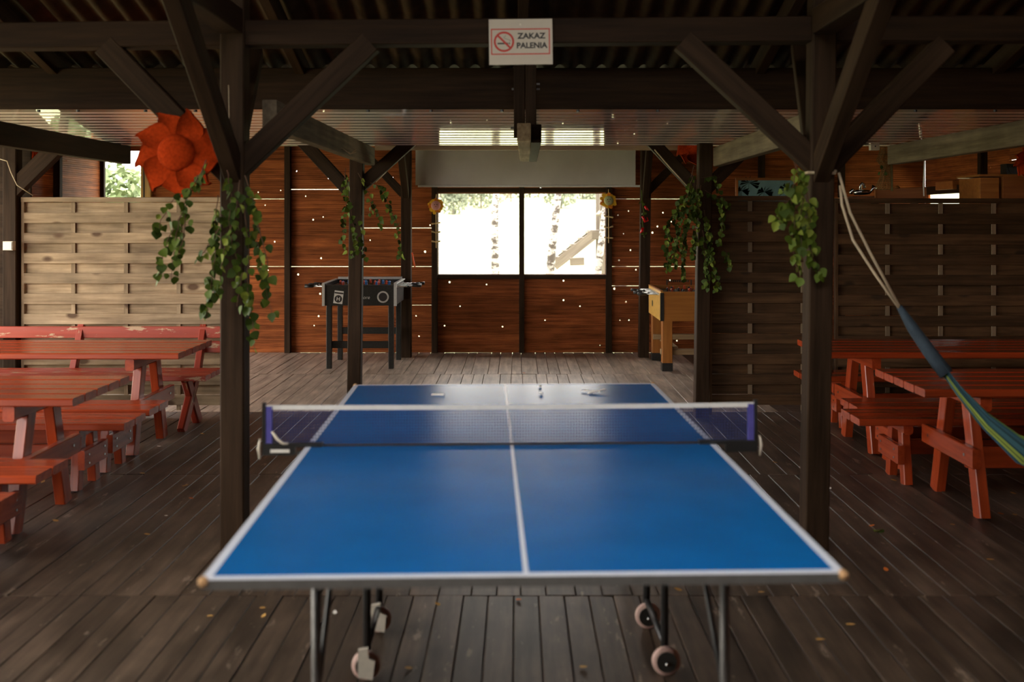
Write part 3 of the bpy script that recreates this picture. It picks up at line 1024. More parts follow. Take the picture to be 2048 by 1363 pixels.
# net set
net = thing('table_net', 'blue table tennis net with white top tape on the blue table', 'net', (-0.0215, 3.735, ZT), rotz=0.031)
NW, NH = 0.915, 0.1525
mb = MB()
sp = 0.0105
nx_ = int(2 * NW / sp)
for i in range(nx_ + 1):
    x = -NW + 2 * NW * i / nx_
    mb.box(x - 0.0009, x + 0.0009, -0.0006, 0.0006, 0.006, NH - 0.012)
nz_ = int((NH - 0.02) / sp)
for j in range(nz_ + 1):
    z = 0.008 + j * (NH - 0.022) / nz_
    mb.box(-NW, NW, -0.0006, 0.0006, z - 0.0009, z + 0.0009)
mo = mb.build('mesh', net_blue, net)
mo['kind'] = 'stuff'
nseg = 24
V, F = [], []
for i in range(nseg + 1):
    x = -NW + 2 * NW * i / nseg
    dz = -0.004 * math.sin(PI * i / nseg)
    for (yy, zz) in ((-0.0022, -0.016), (-0.0022, 0.001), (0.0022, 0.001), (0.0022, -0.016)):
        V.append((x, yy, NH + zz + dz))
for i in range(nseg):
    for j in range(4):
        a, b = i * 4 + j, i * 4 + (j + 1) % 4
        F.append((a, b, b + 4, a + 4))
MB().add(V, F).build('top_tape', white_plastic, net)
MB().box(-0.70, 0.70, -0.003, 0.003, 0.0008, 0.008).build('bottom_cord', flat('dark_webbing', (0.05, 0.04, 0.03), 0.3, 0.5), net)
for s in (-1, 1):
    pst = MB().box(s * 0.915 - 0.006, s * 0.915 + 0.006, -0.009, 0.009, -0.03, NH + 0.010).build('net_post', black_metal, net)
    MB().box(s * 0.897 - 0.011, s * 0.897 + 0.011, -0.007, 0.007, 0.004, NH - 0.004).build('sleeve', net_purple, pst)
    arm = MB().box(min(s * 0.915, s * 0.70), max(s * 0.915, s * 0.70), -0.014, 0.014, -0.001, 0.013).build('clamp_arm', black_metal, net)
    MB().box(min(s * 0.915, s * 0.80), max(s * 0.915, s * 0.80), -0.012, 0.012, -0.030, -0.001).build('clamp_block', black_metal, arm)
    MB().cyl((s * 0.785, 0, -0.040), (0, 0, 1), 0.010, 0.045, 10).build('clamp_screw', black_metal, arm)
    MB().tube([(s * 0.93, -0.004, 0.03), (s * 0.935, -0.006, -0.005), (s * 0.930, -0.006, -0.045)], [0.003, 0.006, 0.004], 8).build('cord_tail', cream_plastic, net, smooth=True)
MB().tube([(-0.885, -0.010, 0.058), (-0.865, -0.012, 0.030), (-0.845, -0.012, 0.014), (-0.825, -0.012, 0.013)], [0.004, 0.005, 0.005, 0.004], 8).build('tension_cord', cream_plastic, net, smooth=True)
MB().box(-0.890, -0.820, -0.0128, -0.0120, -0.020, -0.008).build('maker_plate', white_plastic, net)

# scraps on the far half of the table
def on_tt(px, py):
    d = (CAMH - ZT) * FPX / (py - CYP)
    return P(px, py, d)


def scrap(name, label, px, py, mbuild, mat):
    p = on_tt(px, py)
    o = mbuild.build(name, mat)
    o.location = (p.x, p.y, ZT + 0.0005)
    return tag(o, label, 'litter')


scrap('paper_scrap', 'folded white paper scrap on the far left half of the blue table', 876, 790, MB().beam((-0.030, 0, 0.004), (0.030, -0.01, 0.006), 0.02, 0.007), paper)
scrap('paper_scrap', 'tiny white crumb near the far edge of the blue table', 1080, 774, MB().sphere((0, 0, 0.006), 0.009, 8, 5, (1, 1, 0.7)), paper)
scrap('paper_scrap', 'small white crumb just behind the net, right of the centre line', 1082, 789, MB().sphere((0, 0, 0.006), 0.010, 8, 5, (1.2, 1, 0.6)), paper)
scrap('torn_paper', 'crumpled forked white scrap on the far right half of the blue table', 1188, 785,
      MB().beam((-0.055, 0.03, 0.006), (0.03, -0.01, 0.008), 0.018, 0.005).beam((-0.03, -0.035, 0.004), (0.055, 0.02, 0.014), 0.016, 0.005), paper)

# ================================================================== FOOSBALL TABLES
def foosball(name, label, x0, x1, y0, y1, zb, zt, side_mat, front_mat, legmat, legw, inset, field, teamA, teamB, black_feet, rods_n=8, knob=black_metal):
    t = thing(name, label, 'foosball table', ((x0 + x1) / 2, (y0 + y1) / 2, 0), world=True)
    th = 0.022
    MB().box(x0, x0 + th, y0, y1, zb, zt).build('side_panel', side_mat, t)
    MB().box(x1 - th, x1, y0, y1, zb, zt).build('side_panel', side_mat, t)
    front = MB().box(x0 + th, x1 - th, y0, y0 + th, zb, zt - 0.012).build('end_panel', front_mat, t)
    MB().box(x0 + th, x1 - th, y1 - th, y1, zb, zt + 0.004).build('end_panel', front_mat, t)
    MB().box(x0 + th, x1 - th, y0 + th, y1 - th, zt - 0.12, zt - 0.105).build('playfield', field, t)
    for xx in (x0 + inset, x1 - inset):
        for yy in (y0 + inset + 0.01, y1 - inset - 0.01):
            lg = bar('leg', (xx, yy, 0), (xx, yy, zb), legw, legw, legmat, t)
            if black_feet:
                MB().box(xx - legw / 2 - 0.003, xx + legw / 2 + 0.003, yy - legw / 2 - 0.003, yy + legw / 2 + 0.003, 0, 0.085).build('foot', black_board, t)
    zrod = zt - 0.035
    lay = [1, 2, 3, 5, 5, 3, 2, 1]
    for i in range(rods_n):
        yy = y0 + 0.08 + (y1 - y0 - 0.16) * (i + 0.5) / rods_n
        side = -1 if i % 2 == 0 else 1
        sh_ = random.uniform(-0.04, 0.04)
        rod = MB().tube([(x0 - 0.13 + sh_, yy, zrod), (x1 + 0.13 + sh_, yy, zrod)], 0.0075, 8).build('rod', chrome, t, smooth=True)
        hx = (x0 - 0.13 + sh_) if side < 0 else (x1 + 0.13 + sh_)
        MB().tube([(hx + side * 0.0, yy, zrod), (hx + side * 0.09, yy, zrod)], [0.013, 0.016], 10).build('handle', black_metal, rod, smooth=True)
        kx = (x1 + 0.13 + sh_) if side < 0 else (x0 - 0.13 + sh_)
        MB().sphere((kx, yy, zrod), 0.012, 8, 6).build('rod_cap', knob, rod, smooth=True)
        for s2 in (x0, x1):
            MB().cyl((s2, yy, zrod), (1, 0, 0), 0.014, 0.03, 10).build('bearing', white_plastic, rod)
        n = lay[i % 8]
        team = teamA if i in (0, 1, 3, 5) else teamB
        for j in range(n):
            px = x0 + (x1 - x0) * (j + 1) / (n + 1) + sh_ * 0.8
            a = random.uniform(-0.5, 0.5)
            m2 = MB().box(px - 0.012, px + 0.012, yy - 0.010, yy + 0.010, zrod - 0.02, zrod + 0.022)
            m2.sphere((px, yy, zrod + 0.034), 0.013, 8, 6)
            m2.box(px - 0.008, px + 0.008, yy - 0.007, yy + 0.007, zrod - 0.066, zrod - 0.02)
            m2.box(px - 0.010, px + 0.010, yy - 0.016, yy + 0.010, zrod - 0.076, zrod - 0.066)
            m2.build('player', team, rod)
    return t, front


FT1 = (-2.055, -1.295, 10.62, 11.40)
t, front = foosball('foosball_table', 'black foosball table with grey edges behind the slim post', FT1[0], FT1[1], FT1[2], FT1[3], 0.675, 0.905, black_board, black_board, black_board, 0.055, 0.05, green_field, blue_plastic, red_plastic, False)
for xx in (FT1[0], FT1[1]):
    MB().box(xx - 0.014, xx + 0.014, FT1[2] - 0.012, FT1[2] + 0.012, 0.672, 0.912).build('corner_trim', alu, t)
    MB().box(xx - 0.016, xx + 0.016, FT1[2] + 0.012, FT1[3], 0.905, 0.915).build('top_edge', alu, t)
MB().box(FT1[0] + 0.02, FT1[1] - 0.02, FT1[3] - 0.03, FT1[3] + 0.008, 0.909, 0.935).build('top_edge', alu, t)
bar('stretcher', (FT1[0] + 0.05, FT1[2] + 0.10, 0.25), (FT1[1] - 0.05, FT1[2] + 0.10, 0.25), 0.03, 0.075, black_board, t)
bar('stretcher', (FT1[0] + 0.05, FT1[3] - 0.06, 0.33), (FT1[1] - 0.05, FT1[3] - 0.06, 0.33), 0.03, 0.075, black_board, t)
yf = FT1[2] - 0.0015
pc = P(766, 593.5, yf)
MB().lathe([(0.046, 0), (0.062, 0), (0.062, 0.004), (0.046, 0.004), (0.046, 0)], (pc.x, yf, pc.z), 24, 'Y').build('ball_ring', alu, t)
MB().cyl((pc.x, yf, pc.z), (0, 1, 0), 0.047, 0.003, 24).build('ball_hole', sign_black, t)
pb = P(677, 594, yf)
bd = MB().box(-0.048, 0.048, -0.0015, 0.0, -0.068, 0.068).build('badge', white_plastic, t)
bd.location = (pb.x, yf, pb.z)
bd.rotation_euler = (0, 0.12, 0)
for (nm, mm) in (('badge_band', MB().box(-0.046, 0.046, -0.0022, -0.0014, 0.036, 0.052)), ('badge_disc', MB().cyl((0, -0.0018, -0.018), (0, 1, 0), 0.040, 0.001, 20))):
    mm.build(nm, sign_black, bd)
text_obj('badge_letter', 'H', 0.056, white_plastic, (0, -0.0032, -0.037), (PI / 2, 0, 0), bd, bold=0.0012, align='CENTER')
ps = P(717, 597.5, yf)
text_obj('lettering', 'Score', 0.052, white_plastic, (ps.x - 0.002, yf - 0.001, ps.z), (PI / 2, 0, 0), t, bold=-0.0006, shear=0.25)

FT2 = (1.495, 2.245, 10.46, 11.42)
t, front = foosball('foosball_table', 'amber wooden foosball table with thick legs, right of the window', FT2[0], FT2[1], FT2[2], FT2[3], 0.527, 0.835, yellow_board, oak_board, oak_board, 0.105, 0.075, green_field, dark_rubber, red_plastic, True)
MB().box(FT2[0] - 0.006, FT2[0] + 0.032, FT2[2] - 0.006, FT2[2] + 0.006, 0.527, 0.822).build('corner_trim', black_board, t)
MB().box(FT2[0] - 0.004, FT2[0] + 0.024, FT2[2] + 0.006, FT2[3], 0.835, 0.846).build('top_edge', oak_board, t)
MB().box(FT2[0] + 0.022, FT2[1] - 0.022, FT2[2] - 0.004, FT2[2] + 0.024, 0.822, 0.834).build('top_edge', oak_board, t)
MB().lathe([(0.001, 0), (0.035, 0), (0.035, 0.004), (0.001, 0.004)], (FT2[0] - 0.004, 11.1, 0.66), 16, 'X').build('ball_hole', sign_black, t)
bar('shelf_board', (FT2[0] + 0.03, FT2[3] - 0.15, 0.27), (FT2[1], FT2[3] - 0.15, 0.27), 0.10, 0.055, pale_batten, t)
bar('shelf_board', (FT2[0] + 0.02, FT2[2] + 0.14, 0.19), (FT2[1], FT2[2] + 0.14, 0.19), 0.10, 0.055, pale_batten, t)
bar('shelf_board', (FT2[0] + 0.15, FT2[2] + 0.10, 0.235), (FT2[0] + 0.15, FT2[3] - 0.08, 0.235), 0.09, 0.03, pale_batten, t)
rk = MB().box(FT2[0] + 0.20, FT2[0] + 0.215, FT2[3] - 0.01, FT2[3], 0.835, 0.90).box(FT2[0] + 0.475, FT2[0] + 0.49, FT2[3] - 0.01, FT2[3], 0.835, 0.90).build('score_rack', black_metal, t)
for i in range(10):
    MB().cyl((FT2[0] + 0.23 + i * 0.024, FT2[3] - 0.005, 0.885), (1, 0, 0), 0.012, 0.014, 8).build('score_bead', black_board, rk)

# ================================================================== PROJECTION SCREEN
scr = thing('projection_screen', 'half lowered white projection screen above the window', 'screen', (0.08, 11.72, 1.95), world=True)
yS = 11.72
xa, xb = P(831, 0, yS).x, P(1271, 0, yS).x
V, F = [], []
nxs, nzs = 40, 10
for j in range(nzs + 1):
    z = 1.985 + (2.46 - 1.985) * j / nzs
    for i in range(nxs + 1):
        x = xa + (xb - xa) * i / nxs
        r = math.hypot(x - (xa + 0.12), (z - 2.02) * 0.8)
        cr = 0.020 * math.exp(-(r / 0.10) ** 2) * math.cos((x - xa) * 60 + z * 30) + 0.004 * math.sin(x * 9) * math.sin(z * 6)
        V.append((x, yS + cr, z))
for j in range(nzs):
    for i in range(nxs):
        k = j * (nxs + 1) + i
        F.append((k, k + 1, k + nxs + 2, k + nxs + 1))
MB().add(V, F).build('screen_cloth', screen_cloth, scr, smooth=True)
bar('weight_bar', (P(836, 0, yS).x, yS, 1.975), (P(1282, 0, yS).x, yS, 1.975), 0.022, 0.024, white_plastic, scr)
MB().tube([(xa - 0.05, yS, 2.45), (xb + 0.05, yS, 2.45)], 0.04, 12).build('roller_case', black_metal, scr)

# ================================================================== NO SMOKING SIGN
p0, p1 = P(978, 129, 4.80), P(1105, 38, 4.80)
sg = thing('no_smoking_sign', 'white no smoking sign with red prohibition ring on the crosswise beam', 'sign', ((p0.x + p1.x) / 2, 4.802, (p0.z + p1.z) / 2))
sg.rotation_euler = (0, -0.012, 0)
sw, shh = (p1.x - p0.x) / 2, (p1.z - p0.z) / 2
MB().box(-sw, sw, -0.0015, 0.0015, -shh, shh).build('plate', sign_white, sg)
k = 2 * sw / 127.0                                               # metres per photo pixel


def sp_(px, py):
    return ((px - 1041.5) * k, -(py - 83.5) * k)


bx0, bz1 = sp_(982, 57)
bx1, bz0 = sp_(1100, 109)
bm_ = MB()
w_ = 0.0055
for a in ((bx0, bx1, bz0, bz0 + w_), (bx0, bx1, bz1 - w_, bz1), (bx0, bx0 + w_, bz0 + w_, bz1 - w_), (bx1 - w_, bx1, bz0 + w_, bz1 - w_)):
    bm_.box(a[0], a[1], -0.0024, -0.0014, a[2], a[3])
bm_.build('border', sign_red, sg)
cx_, cz_ = sp_(1008, 83)
R = 20.5 * k
MB().lathe([(R * 0.80, 0), (R, 0), (R, 0.0012), (R * 0.80, 0.0012), (R * 0.80, 0)], (cx_, -0.0014, cz_), 40, 'Y').build('prohibition_ring', sign_red, sg)
MB().beam((cx_ - R * 0.66, -0.0032, cz_ + R * 0.66), (cx_ + R * 0.66, -0.0032, cz_ - R * 0.66), 0.0012, R * 0.20).build('prohibition_bar', sign_red, sg)
MB().box(cx_ - 13 * k, cx_ + 8 * k, -0.0022, -0.0014, cz_ - 5 * k, cz_ - 2 * k).box(cx_ + 9.5 * k, cx_ + 12 * k, -0.0022, -0.0014, cz_ - 5 * k, cz_ - 2 * k).build('cigarette', sign_black, sg)
smoke = []
for i in range(14):
    a = i / 13
    smoke.append((cx_ + (11 - 12 * a + 4 * math.sin(a * 8)) * k, -0.0020, cz_ + (0 + 13 * a) * k))
MB().tube(smoke, 0.0012, 5).build('smoke', sign_grey, sg)
zx, zz = sp_(1066, 77)
text_obj('lettering', 'ZAKAZ', 15.5 * k, sign_black, (sp_(1063, 0)[0], -0.0020, sp_(0, 77)[1]), (PI / 2, 0, 0), sg, bold=0.0014, align='CENTER', sx=1.08)
text_obj('lettering', 'PALENIA', 15.5 * k, sign_black, (sp_(1063.5, 0)[0], -0.0020, sp_(0, 96)[1]), (PI / 2, 0, 0), sg, bold=0.0014, align='CENTER', sx=1.02)
MB().cyl((sp_(1041, 0)[0], -0.004, sp_(0, 49)[1]), (0, 1, 0), 0.004, 0.006, 10).build('screw', cream_plastic, sg)

# ================================================================== FELT SUN FLOWERS
def felt_flower(name, label, c, R, n=9, rot=0.0, group='red felt flowers'):
    t = thing(name, label, 'decoration', c, group)
    for i in range(n):
        a = rot + 2 * PI * i / n
        V = []
        prof = [(0.28, 0.24), (0.42, 0.37), (0.56, 0.44), (0.70, 0.46), (0.80, 0.40), (0.87, 0.28), (0.93, 0.14), (1.0, 0.06)]
        curl = [0, 0, 0.0, 0.01, 0.04, 0.10, 0.19, 0.29]
        F = []
        for j, (rr, ww) in enumerate(prof):
            for s, yy in ((-1, 0), (0, -0.10 * (1 - abs(j - 2.5) / 4)), (1, 0)):
                u, w = rr, s * ww * 0.72 + curl[j]
                x = (u * math.cos(a) - w * math.sin(a)) * R
                z = (u * math.sin(a) + w * math.cos(a)) * R
                V.append((x, yy * R - 0.012 * (i % 2) - 0.01, z))
        nP = len(prof)
        V2 = [(x, 0.012, z) for x, y_, z in V]
        V += V2
        m_ = nP * 3
        for j in range(nP - 1):
            for q in range(2):
                k = j * 3 + q
                F.append((k, k + 1, k + 4, k + 3))
                F.append((m_ + k + 3, m_ + k + 4, m_ + k + 1, m_ + k))
        edge = [j * 3 for j in range(nP)] + [(nP - 1) * 3 + 1] + [j * 3 + 2 for j in reversed(range(nP))] + [1]
        for q in range(len(edge)):
            a1, a2 = edge[q], edge[(q + 1) % len(edge)]
            F.append((a1, a1 + m_, a2 + m_, a2))
        MB().add(V, F).build('petal', felt_red, t, smooth=True)
    prof = [(0.43 * R, 0.0), (0.43 * R, 0.02), (0.36 * R, 0.036), (0.2 * R, 0.045), (0.001, 0.048)]
    MB().lathe(prof, (0, -0.012, 0), 20, 'Y').build('centre', felt_red, t, smooth=True)
    return t


felt_flower('felt_sun', 'large red-orange felt sun with curled petals on the left post brace', P(356, 306, 4.78), 0.205, 9, 0.35)
felt_flower('felt_sun', 'red felt flower half hidden above the twig-covered right post', P(1388, 292, 8.35), 0.155, 10, 0.2)
felt_flower('felt_sun', 'dim red felt flower in the upper left corner behind the dark brace', P(66, 285, 8.8), 0.15, 10, 0.0)
felt_flower('felt_sun', 'dim red felt flower at the right edge above the wooden box', P(2062, 326, 9.05), 0.15, 10, 0.5)

# ================================================================== LEAFY TWIG BUNCHES
def leaf_mesh(name, L, W, fold, mat):
    prof = [(0.0, 0.03), (0.05, 0.25), (0.15, 0.42), (0.30, 0.5), (0.46, 0.47), (0.62, 0.37), (0.78, 0.23), (0.92, 0.09), (1.0, 0.0)]
    V, F = [], []
    for (u, w) in prof:
        V += [(-w * W, fold * w * W, -u * L), (0, 0, -u * L), (w * W, fold * w * W, -u * L)]
    for j in range(len(prof) - 1):
        k = j * 3
        F += [(k, k + 1, k + 4, k + 3), (k + 1, k + 2, k + 5, k + 4)]
    me = MB().add(V, F).mesh(name, mat, smooth=True)
    return me


LEAVES = [leaf_mesh('leaf', 1.0, w, f, m) for w, f, m in ((0.95, -0.3, leaf_mats[0]), (0.8, -0.5, leaf_mats[1]), (1.05, -0.2, leaf_mats[2]),
                                                       (0.9, 0.3, leaf_mats[0]), (0.85, -0.2, leaf_mats[2]))]


def twigs(label, base, depth, stems, size, step, mix, seed):
    r = random.Random(seed)
    t = thing('twig_bunch', label, 'foliage', base, 'leafy birch twigs tied to the posts', world=True)
    count = 0
    for (pts, dens, d0) in stems:
        dd = depth + d0
        raw = [P(x, y, dd + r.uniform(-0.03, 0.03)) for x, y in pts]
        path = []
        for i in range(len(raw) - 1):
            for k in range(6):
                path.append(raw[i].lerp(raw[i + 1], k / 6) + Vector((r.uniform(-1, 1), r.uniform(-1, 1), 0)) * 0.003)
        path.append(raw[-1])
        MB().tube(path, [0.0022 * (1 - 0.6 * i / len(path)) + 0.0006 for i in range(len(path))], 5).build('stem', twig, t)
        L = sum((raw[i + 1] - raw[i]).length for i in range(len(raw) - 1))
        n = max(2, int(L / step * dens))
        for q in range(n):
            f = (q + r.random()) / n
            f = 0.08 + 0.92 * f
            idx = f * (len(path) - 1)
            i0 = min(int(idx), len(path) - 2)
            p = path[i0].lerp(path[i0 + 1], idx - i0)
            ang = r.uniform(0, 2 * PI)
            sc = size * r.uniform(0.65, 1.2)
            o = bpy.data.objects.new('leaf', LEAVES[r.choices(range(5), mix)[0]])
            off = Vector((math.cos(ang), math.sin(ang) * 0.8, 0)) * size * r.uniform(0.1, 0.55)
            o.location = p + off
            o.rotation_euler = (r.uniform(-0.6, 0.6), math.atan2(-off.x, size) * 0.9 + r.uniform(-0.5, 0.5), r.uniform(-1.1, 1.1) + (PI if r.random() < 0.3 else 0))
            o.scale = (sc, sc, sc)
            _link(o, t)
            count += 1
    return t


mixA = (4, 2, 4, 3, 3)
mixB = (3, 5, 1, 3, 1)
twigs('leafy green birch twigs hanging around the left foreground post', (-1.35, 4.7, 1.8), 4.72,
      [([(405, 340), (385, 372), (345, 400), (322, 440), (318, 462)], 1.3, -0.02),
       ([(395, 350), (372, 400), (356, 450), (348, 500), (342, 560)], 1.5, 0.0),
       ([(372, 410), (340, 470), (322, 520), (316, 562)], 1.0, 0.02),
       ([(372, 420), (366, 480), (352, 520)], 0.9, -0.02),
       ([(412, 320), (402, 345), (402, 372)], 1.3, -0.03),
       ([(436, 390), (430, 450), (432, 500), (424, 560), (412, 635)], 2.4, 0.0),
       ([(440, 455), (410, 500), (398, 520)], 1.1, -0.02),
       ([(455, 340), (462, 390), (458, 440), (466, 500)], 1.5, -0.02),
       ([(460, 430), (468, 490), (476, 540), (486, 575)], 1.5, 0.0),
       ([(480, 360), (472, 420), (448, 500), (440, 560), (436, 590)], 1.5, -0.03),
       ([(485, 545), (478, 580), (474, 612)], 0.9, -0.02),
       ([(490, 350), (505, 395), (516, 430), (512, 470), (520, 510), (528, 560), (545, 632)], 1.7, 0.03),
       ([(516, 450), (534, 520), (538, 570)], 1.0, 0.02),
       ([(495, 560), (500, 610), (506, 650), (510, 698)], 1.2, 0.0),
       ([(488, 420), (498, 500), (494, 580), (496, 615)], 1.0, 0.0)], 0.046, 0.030, mixA, 11)
twigs('yellowish green birch twigs on the right foreground post', (1.45, 4.7, 1.85), 4.74,
      [([(1588, 325), (1600, 352), (1606, 400), (1600, 450), (1604, 500)], 2.6, 0.0),
       ([(1590, 350), (1582, 400), (1590, 450), (1586, 490)], 2.2, -0.02),
       ([(1578, 365), (1570, 385)], 1.6, 0.0),
       ([(1585, 395), (1562, 412), (1558, 432), (1562, 448)], 2.2, -0.02),
       ([(1612, 380), (1622, 430), (1616, 470), (1624, 510), (1644, 550)], 2.3, 0.0),
       ([(1612, 420), (1632, 415), (1634, 430)], 2.0, 0.0),
       ([(1594, 470), (1588, 505), (1592, 530), (1602, 555)], 1.6, 0.0)], 0.046, 0.026, mixB, 12)
twigs('thin green birch twigs on the slim post before the black foosball table', (-1.3, 8.0, 1.9), 7.98,
      [([(692, 336), (688, 370), (692, 410), (686, 450), (692, 500)], 1.5, 0.0),
       ([(690, 345), (700, 400), (706, 450), (716, 490), (704, 512)], 1.5, -0.03),
       ([(716, 345), (730, 370), (744, 400), (738, 430)], 1.0, 0.0),
       ([(740, 365), (762, 372), (772, 395), (780, 420), (796, 450), (800, 500), (802, 515)], 1.9, -0.02),
       ([(745, 400), (758, 430), (762, 460)], 1.2, 0.0),
       ([(722, 430), (728, 480), (730, 515)], 1.0, 0.0)], 0.043, 0.032, mixA, 13)
twigs('thick cascade of green birch twigs on the post by the brown fence', (1.5, 7.95, 1.9), 7.92,
      [([(1388, 330), (1378, 380), (1352, 420), (1336, 450), (1334, 500), (1336, 540)], 2.3, 0.0),
       ([(1386, 350), (1372, 400), (1358, 440), (1352, 490), (1348, 530)], 2.3, -0.04),
       ([(1390, 360), (1384, 410), (1370, 450), (1366, 500), (1368, 558)], 2.5, 0.02),
       ([(1392, 370), (1398, 420), (1390, 470), (1388, 515)], 2.2, -0.03),
       ([(1402, 370), (1396, 410), (1382, 440)], 1.8, -0.05),
       ([(1404, 355), (1432, 352), (1438, 385)], 1.5, 0.0),
       ([(1410, 380), (1440, 400), (1446, 440), (1440, 490)], 1.7, 0.0),
       ([(1408, 420), (1418, 470), (1424, 520), (1436, 582)], 2.6, 0.0),
       ([(1406, 460), (1410, 520), (1414, 575)], 2.2, -0.02),
       ([(1440, 390), (1460, 415)], 1.5, 0.0),
       ([(1452, 498), (1460, 535)], 2.2, 0.0)], 0.042, 0.025, mixA, 14)

# ================================================================== SUNFLOWER DOLLS, CHILLIES
def flower_doll(label, px, py, face_mat, bows, tail):
    c = P(px, py, 11.86)
    t = thing('sunflower_doll', label, 'decoration', (c.x, c.y, c.z), 'sunflower dolls beside the window')
    for layer in range(2):
        n = 11
        for i in range(n):
            a = 2 * PI * (i + layer * 0.5) / n + random.uniform(-0.1, 0.1)
            m_ = MB()
            r0, r1 = 0.050, 0.100 + random.uniform(-0.012, 0.012) - layer * 0.012
            pts = [(r0, -0.010), (r0 + 0.02, -0.021), (r1 - 0.012, -0.020), (r1, 0), (r1 - 0.012, 0.020), (r0 + 0.02, 0.021), (r0, 0.010)]
            m_.prism([(u * math.cos(a) - w * math.sin(a), u * math.sin(a) + w * math.cos(a)) for u, w in pts], -0.004 - layer * 0.008, -0.001 - layer * 0.008)
            m_.build('petal', petal_yellow if (i + layer) % 3 else petal_orange, t)
    hd = MB().lathe([(0.056, 0), (0.056, 0.016), (0.046, 0.028), (0.025, 0.034), (0.001, 0.036)], (0, -0.010, 0), 18, 'Y').build('face', face_mat, t, smooth=True)
    for sx in (-1, 1):
        MB().sphere((sx * 0.014, -0.044, 0.012), 0.0065, 8, 5).build('eye', sign_black, hd)
    MB().sphere((0, -0.045, -0.011), 0.008, 8, 5, (1.2, 0.5, 0.6)).build('mouth', sign_red, hd)
    MB().tube([(0, -0.002, -0.09), (0.002, -0.002, -tail)], 0.005, 6).build('string', raffia, t)
    MB().tube([(0, -0.002, 0.09), (0.002, 0.03, 0.135)], 0.004, 6).build('string', raffia, t)
    for zb in bows:
        bw = MB()
        for sx in (-1, 1):
            q = random.uniform(-0.012, 0.016)
            bw.tube([(0, -0.006, zb), (sx * 0.03, -0.012, zb + q * 0.6), (sx * 0.052, -0.008, zb + q)], [0.005, 0.009, 0.011], 6)
        bw.sphere((0, -0.008, zb), 0.010, 8, 5)
        bw.build('bow', raffia, t)
    return t


flower_doll('sunflower doll with a pink checked face left of the window', 872, 411, face_pink, (-0.21, -0.32, -0.43), 0.50)
flower_doll('sunflower doll with a green checked face right of the window', 1217, 401, face_green, (-0.19, -0.32, -0.44), 0.50)
c = P(1286, 435, 11.46)
t = thing('chilli_garland', 'string of three red chillies with green leaves on the back right post', 'decoration', tuple(c), world=True)
MB().tube([P(1283, 380, 11.46), P(1284, 405, 11.46), P(1288, 425, 11.45), P(1285, 445, 11.45), P(1289, 475, 11.45)], 0.006, 6).build('string', leaf_mats[0], t)
for pts in (((1290, 412), (1293, 417), (1298, 421)), ((1285, 432), (1290, 443), (1296, 441), (1294, 434)), ((1286, 455), (1284, 462), (1280, 466))):
    pp = [P(x, y, 11.43) for x, y in pts]
    MB().tube(pp, [0.014, 0.016, 0.009, 0.004][:len(pp)] if len(pp) == 4 else [0.013, 0.017, 0.004], 8).build('chilli', chilli_red, t, smooth=True)
for i, (x, y) in enumerate(((1282, 404), (1279, 405), (1284, 428), (1293, 427), (1281, 447), (1286, 448), (1283, 468), (1292, 466), (1288, 472), (1289, 409))):
    o = bpy.data.objects.new('leaf', LEAVES[0 if i % 2 else 3])
    o.location = P(x, y - 2, 11.44)
    o.rotation_euler = (0.3, (i % 3 - 1) * 1.0, i)
    o.scale = (0.035, 0.035, 0.035)
    _link(o, t)

# ================================================================== HAMMOCK
hm = thing('hammock', 'striped blue and lime hammock tied to the right foreground post', 'hammock', (2.0, 4.6, 0.9), world=True)
knot = P(1800, 615, 4.72)
tie1 = Vector((1.548, 4.83, CAMH + (CYP - 345) / FPX * 4.85))
MB().tube([tie1, P(1700, 425, 4.82), P(1740, 505, 4.78), knot], 0.0065, 8).build('rope', cord_beige, hm, smooth=True)
MB().tube([Vector((1.545, 4.80, CAMH + (CYP - 372) / FPX * 4.85)), P(1684, 410, 4.76), P(1706, 480, 4.75), P(1750, 548, 4.73), knot + Vector((-0.01, -0.01, 0.0))], 0.0065, 8).build('rope', cord_beige, hm, smooth=True)
ring = [(frontR + 0.0 + 0.068 * math.cos(a) * 1.05 + 0.02, FY + 0.068 * math.sin(a) * 1.05, 1.83 + 0.01 * math.sin(3 * a)) for a in [2 * PI * i / 20 for i in range(21)]]
MB().tube([(frontR + 0.02 + sx * 0.066, FY + sy * 0.066, 1.82 + 0.012 * i / 5) for i, (sx, sy) in enumerate(((1, -1), (-1, -1), (-1, 1), (1, 1), (1, -1)))], 0.007, 6).build('rope_loop', cord_beige, hm)
sl = [knot + Vector((-0.004, 0, 0.006)), P(1825, 655, 4.70), P(1858, 702, 4.67), P(1893, 748, 4.62)]
MB().tube(sl, [0.014, 0.026, 0.031, 0.034], 12).build('gathered_end', flat('slate_blue_cloth', (0.045, 0.062, 0.080), 0.85, 0.1), hm, smooth=True)
ctr = [P(1872, 722, 4.65), P(1915, 782, 4.60), P(1965, 842, 4.55), P(2035, 905, 4.50), Vector((2.62, 4.42, 0.42)), Vector((3.0, 4.42, 0.36)), Vector((3.5, 4.45, 0.44)), Vector((3.95, 4.5, 0.72)), Vector((4.2, 4.53, 1.0))]
wid = [0.038, 0.062, 0.100, 0.15, 0.22, 0.26, 0.22, 0.10, 0.035]
fine, fw = [], []
for i in range(len(ctr) - 1):
    for k_ in range(5):
        f = k_ / 5
        fine.append(ctr[i].lerp(ctr[i + 1], f))
        fw.append(wid[i] * (1 - f) + wid[i + 1] * f)
fine.append(ctr[-1])
fw.append(wid[-1])
nv = 18
V, F, UV = [], [], []
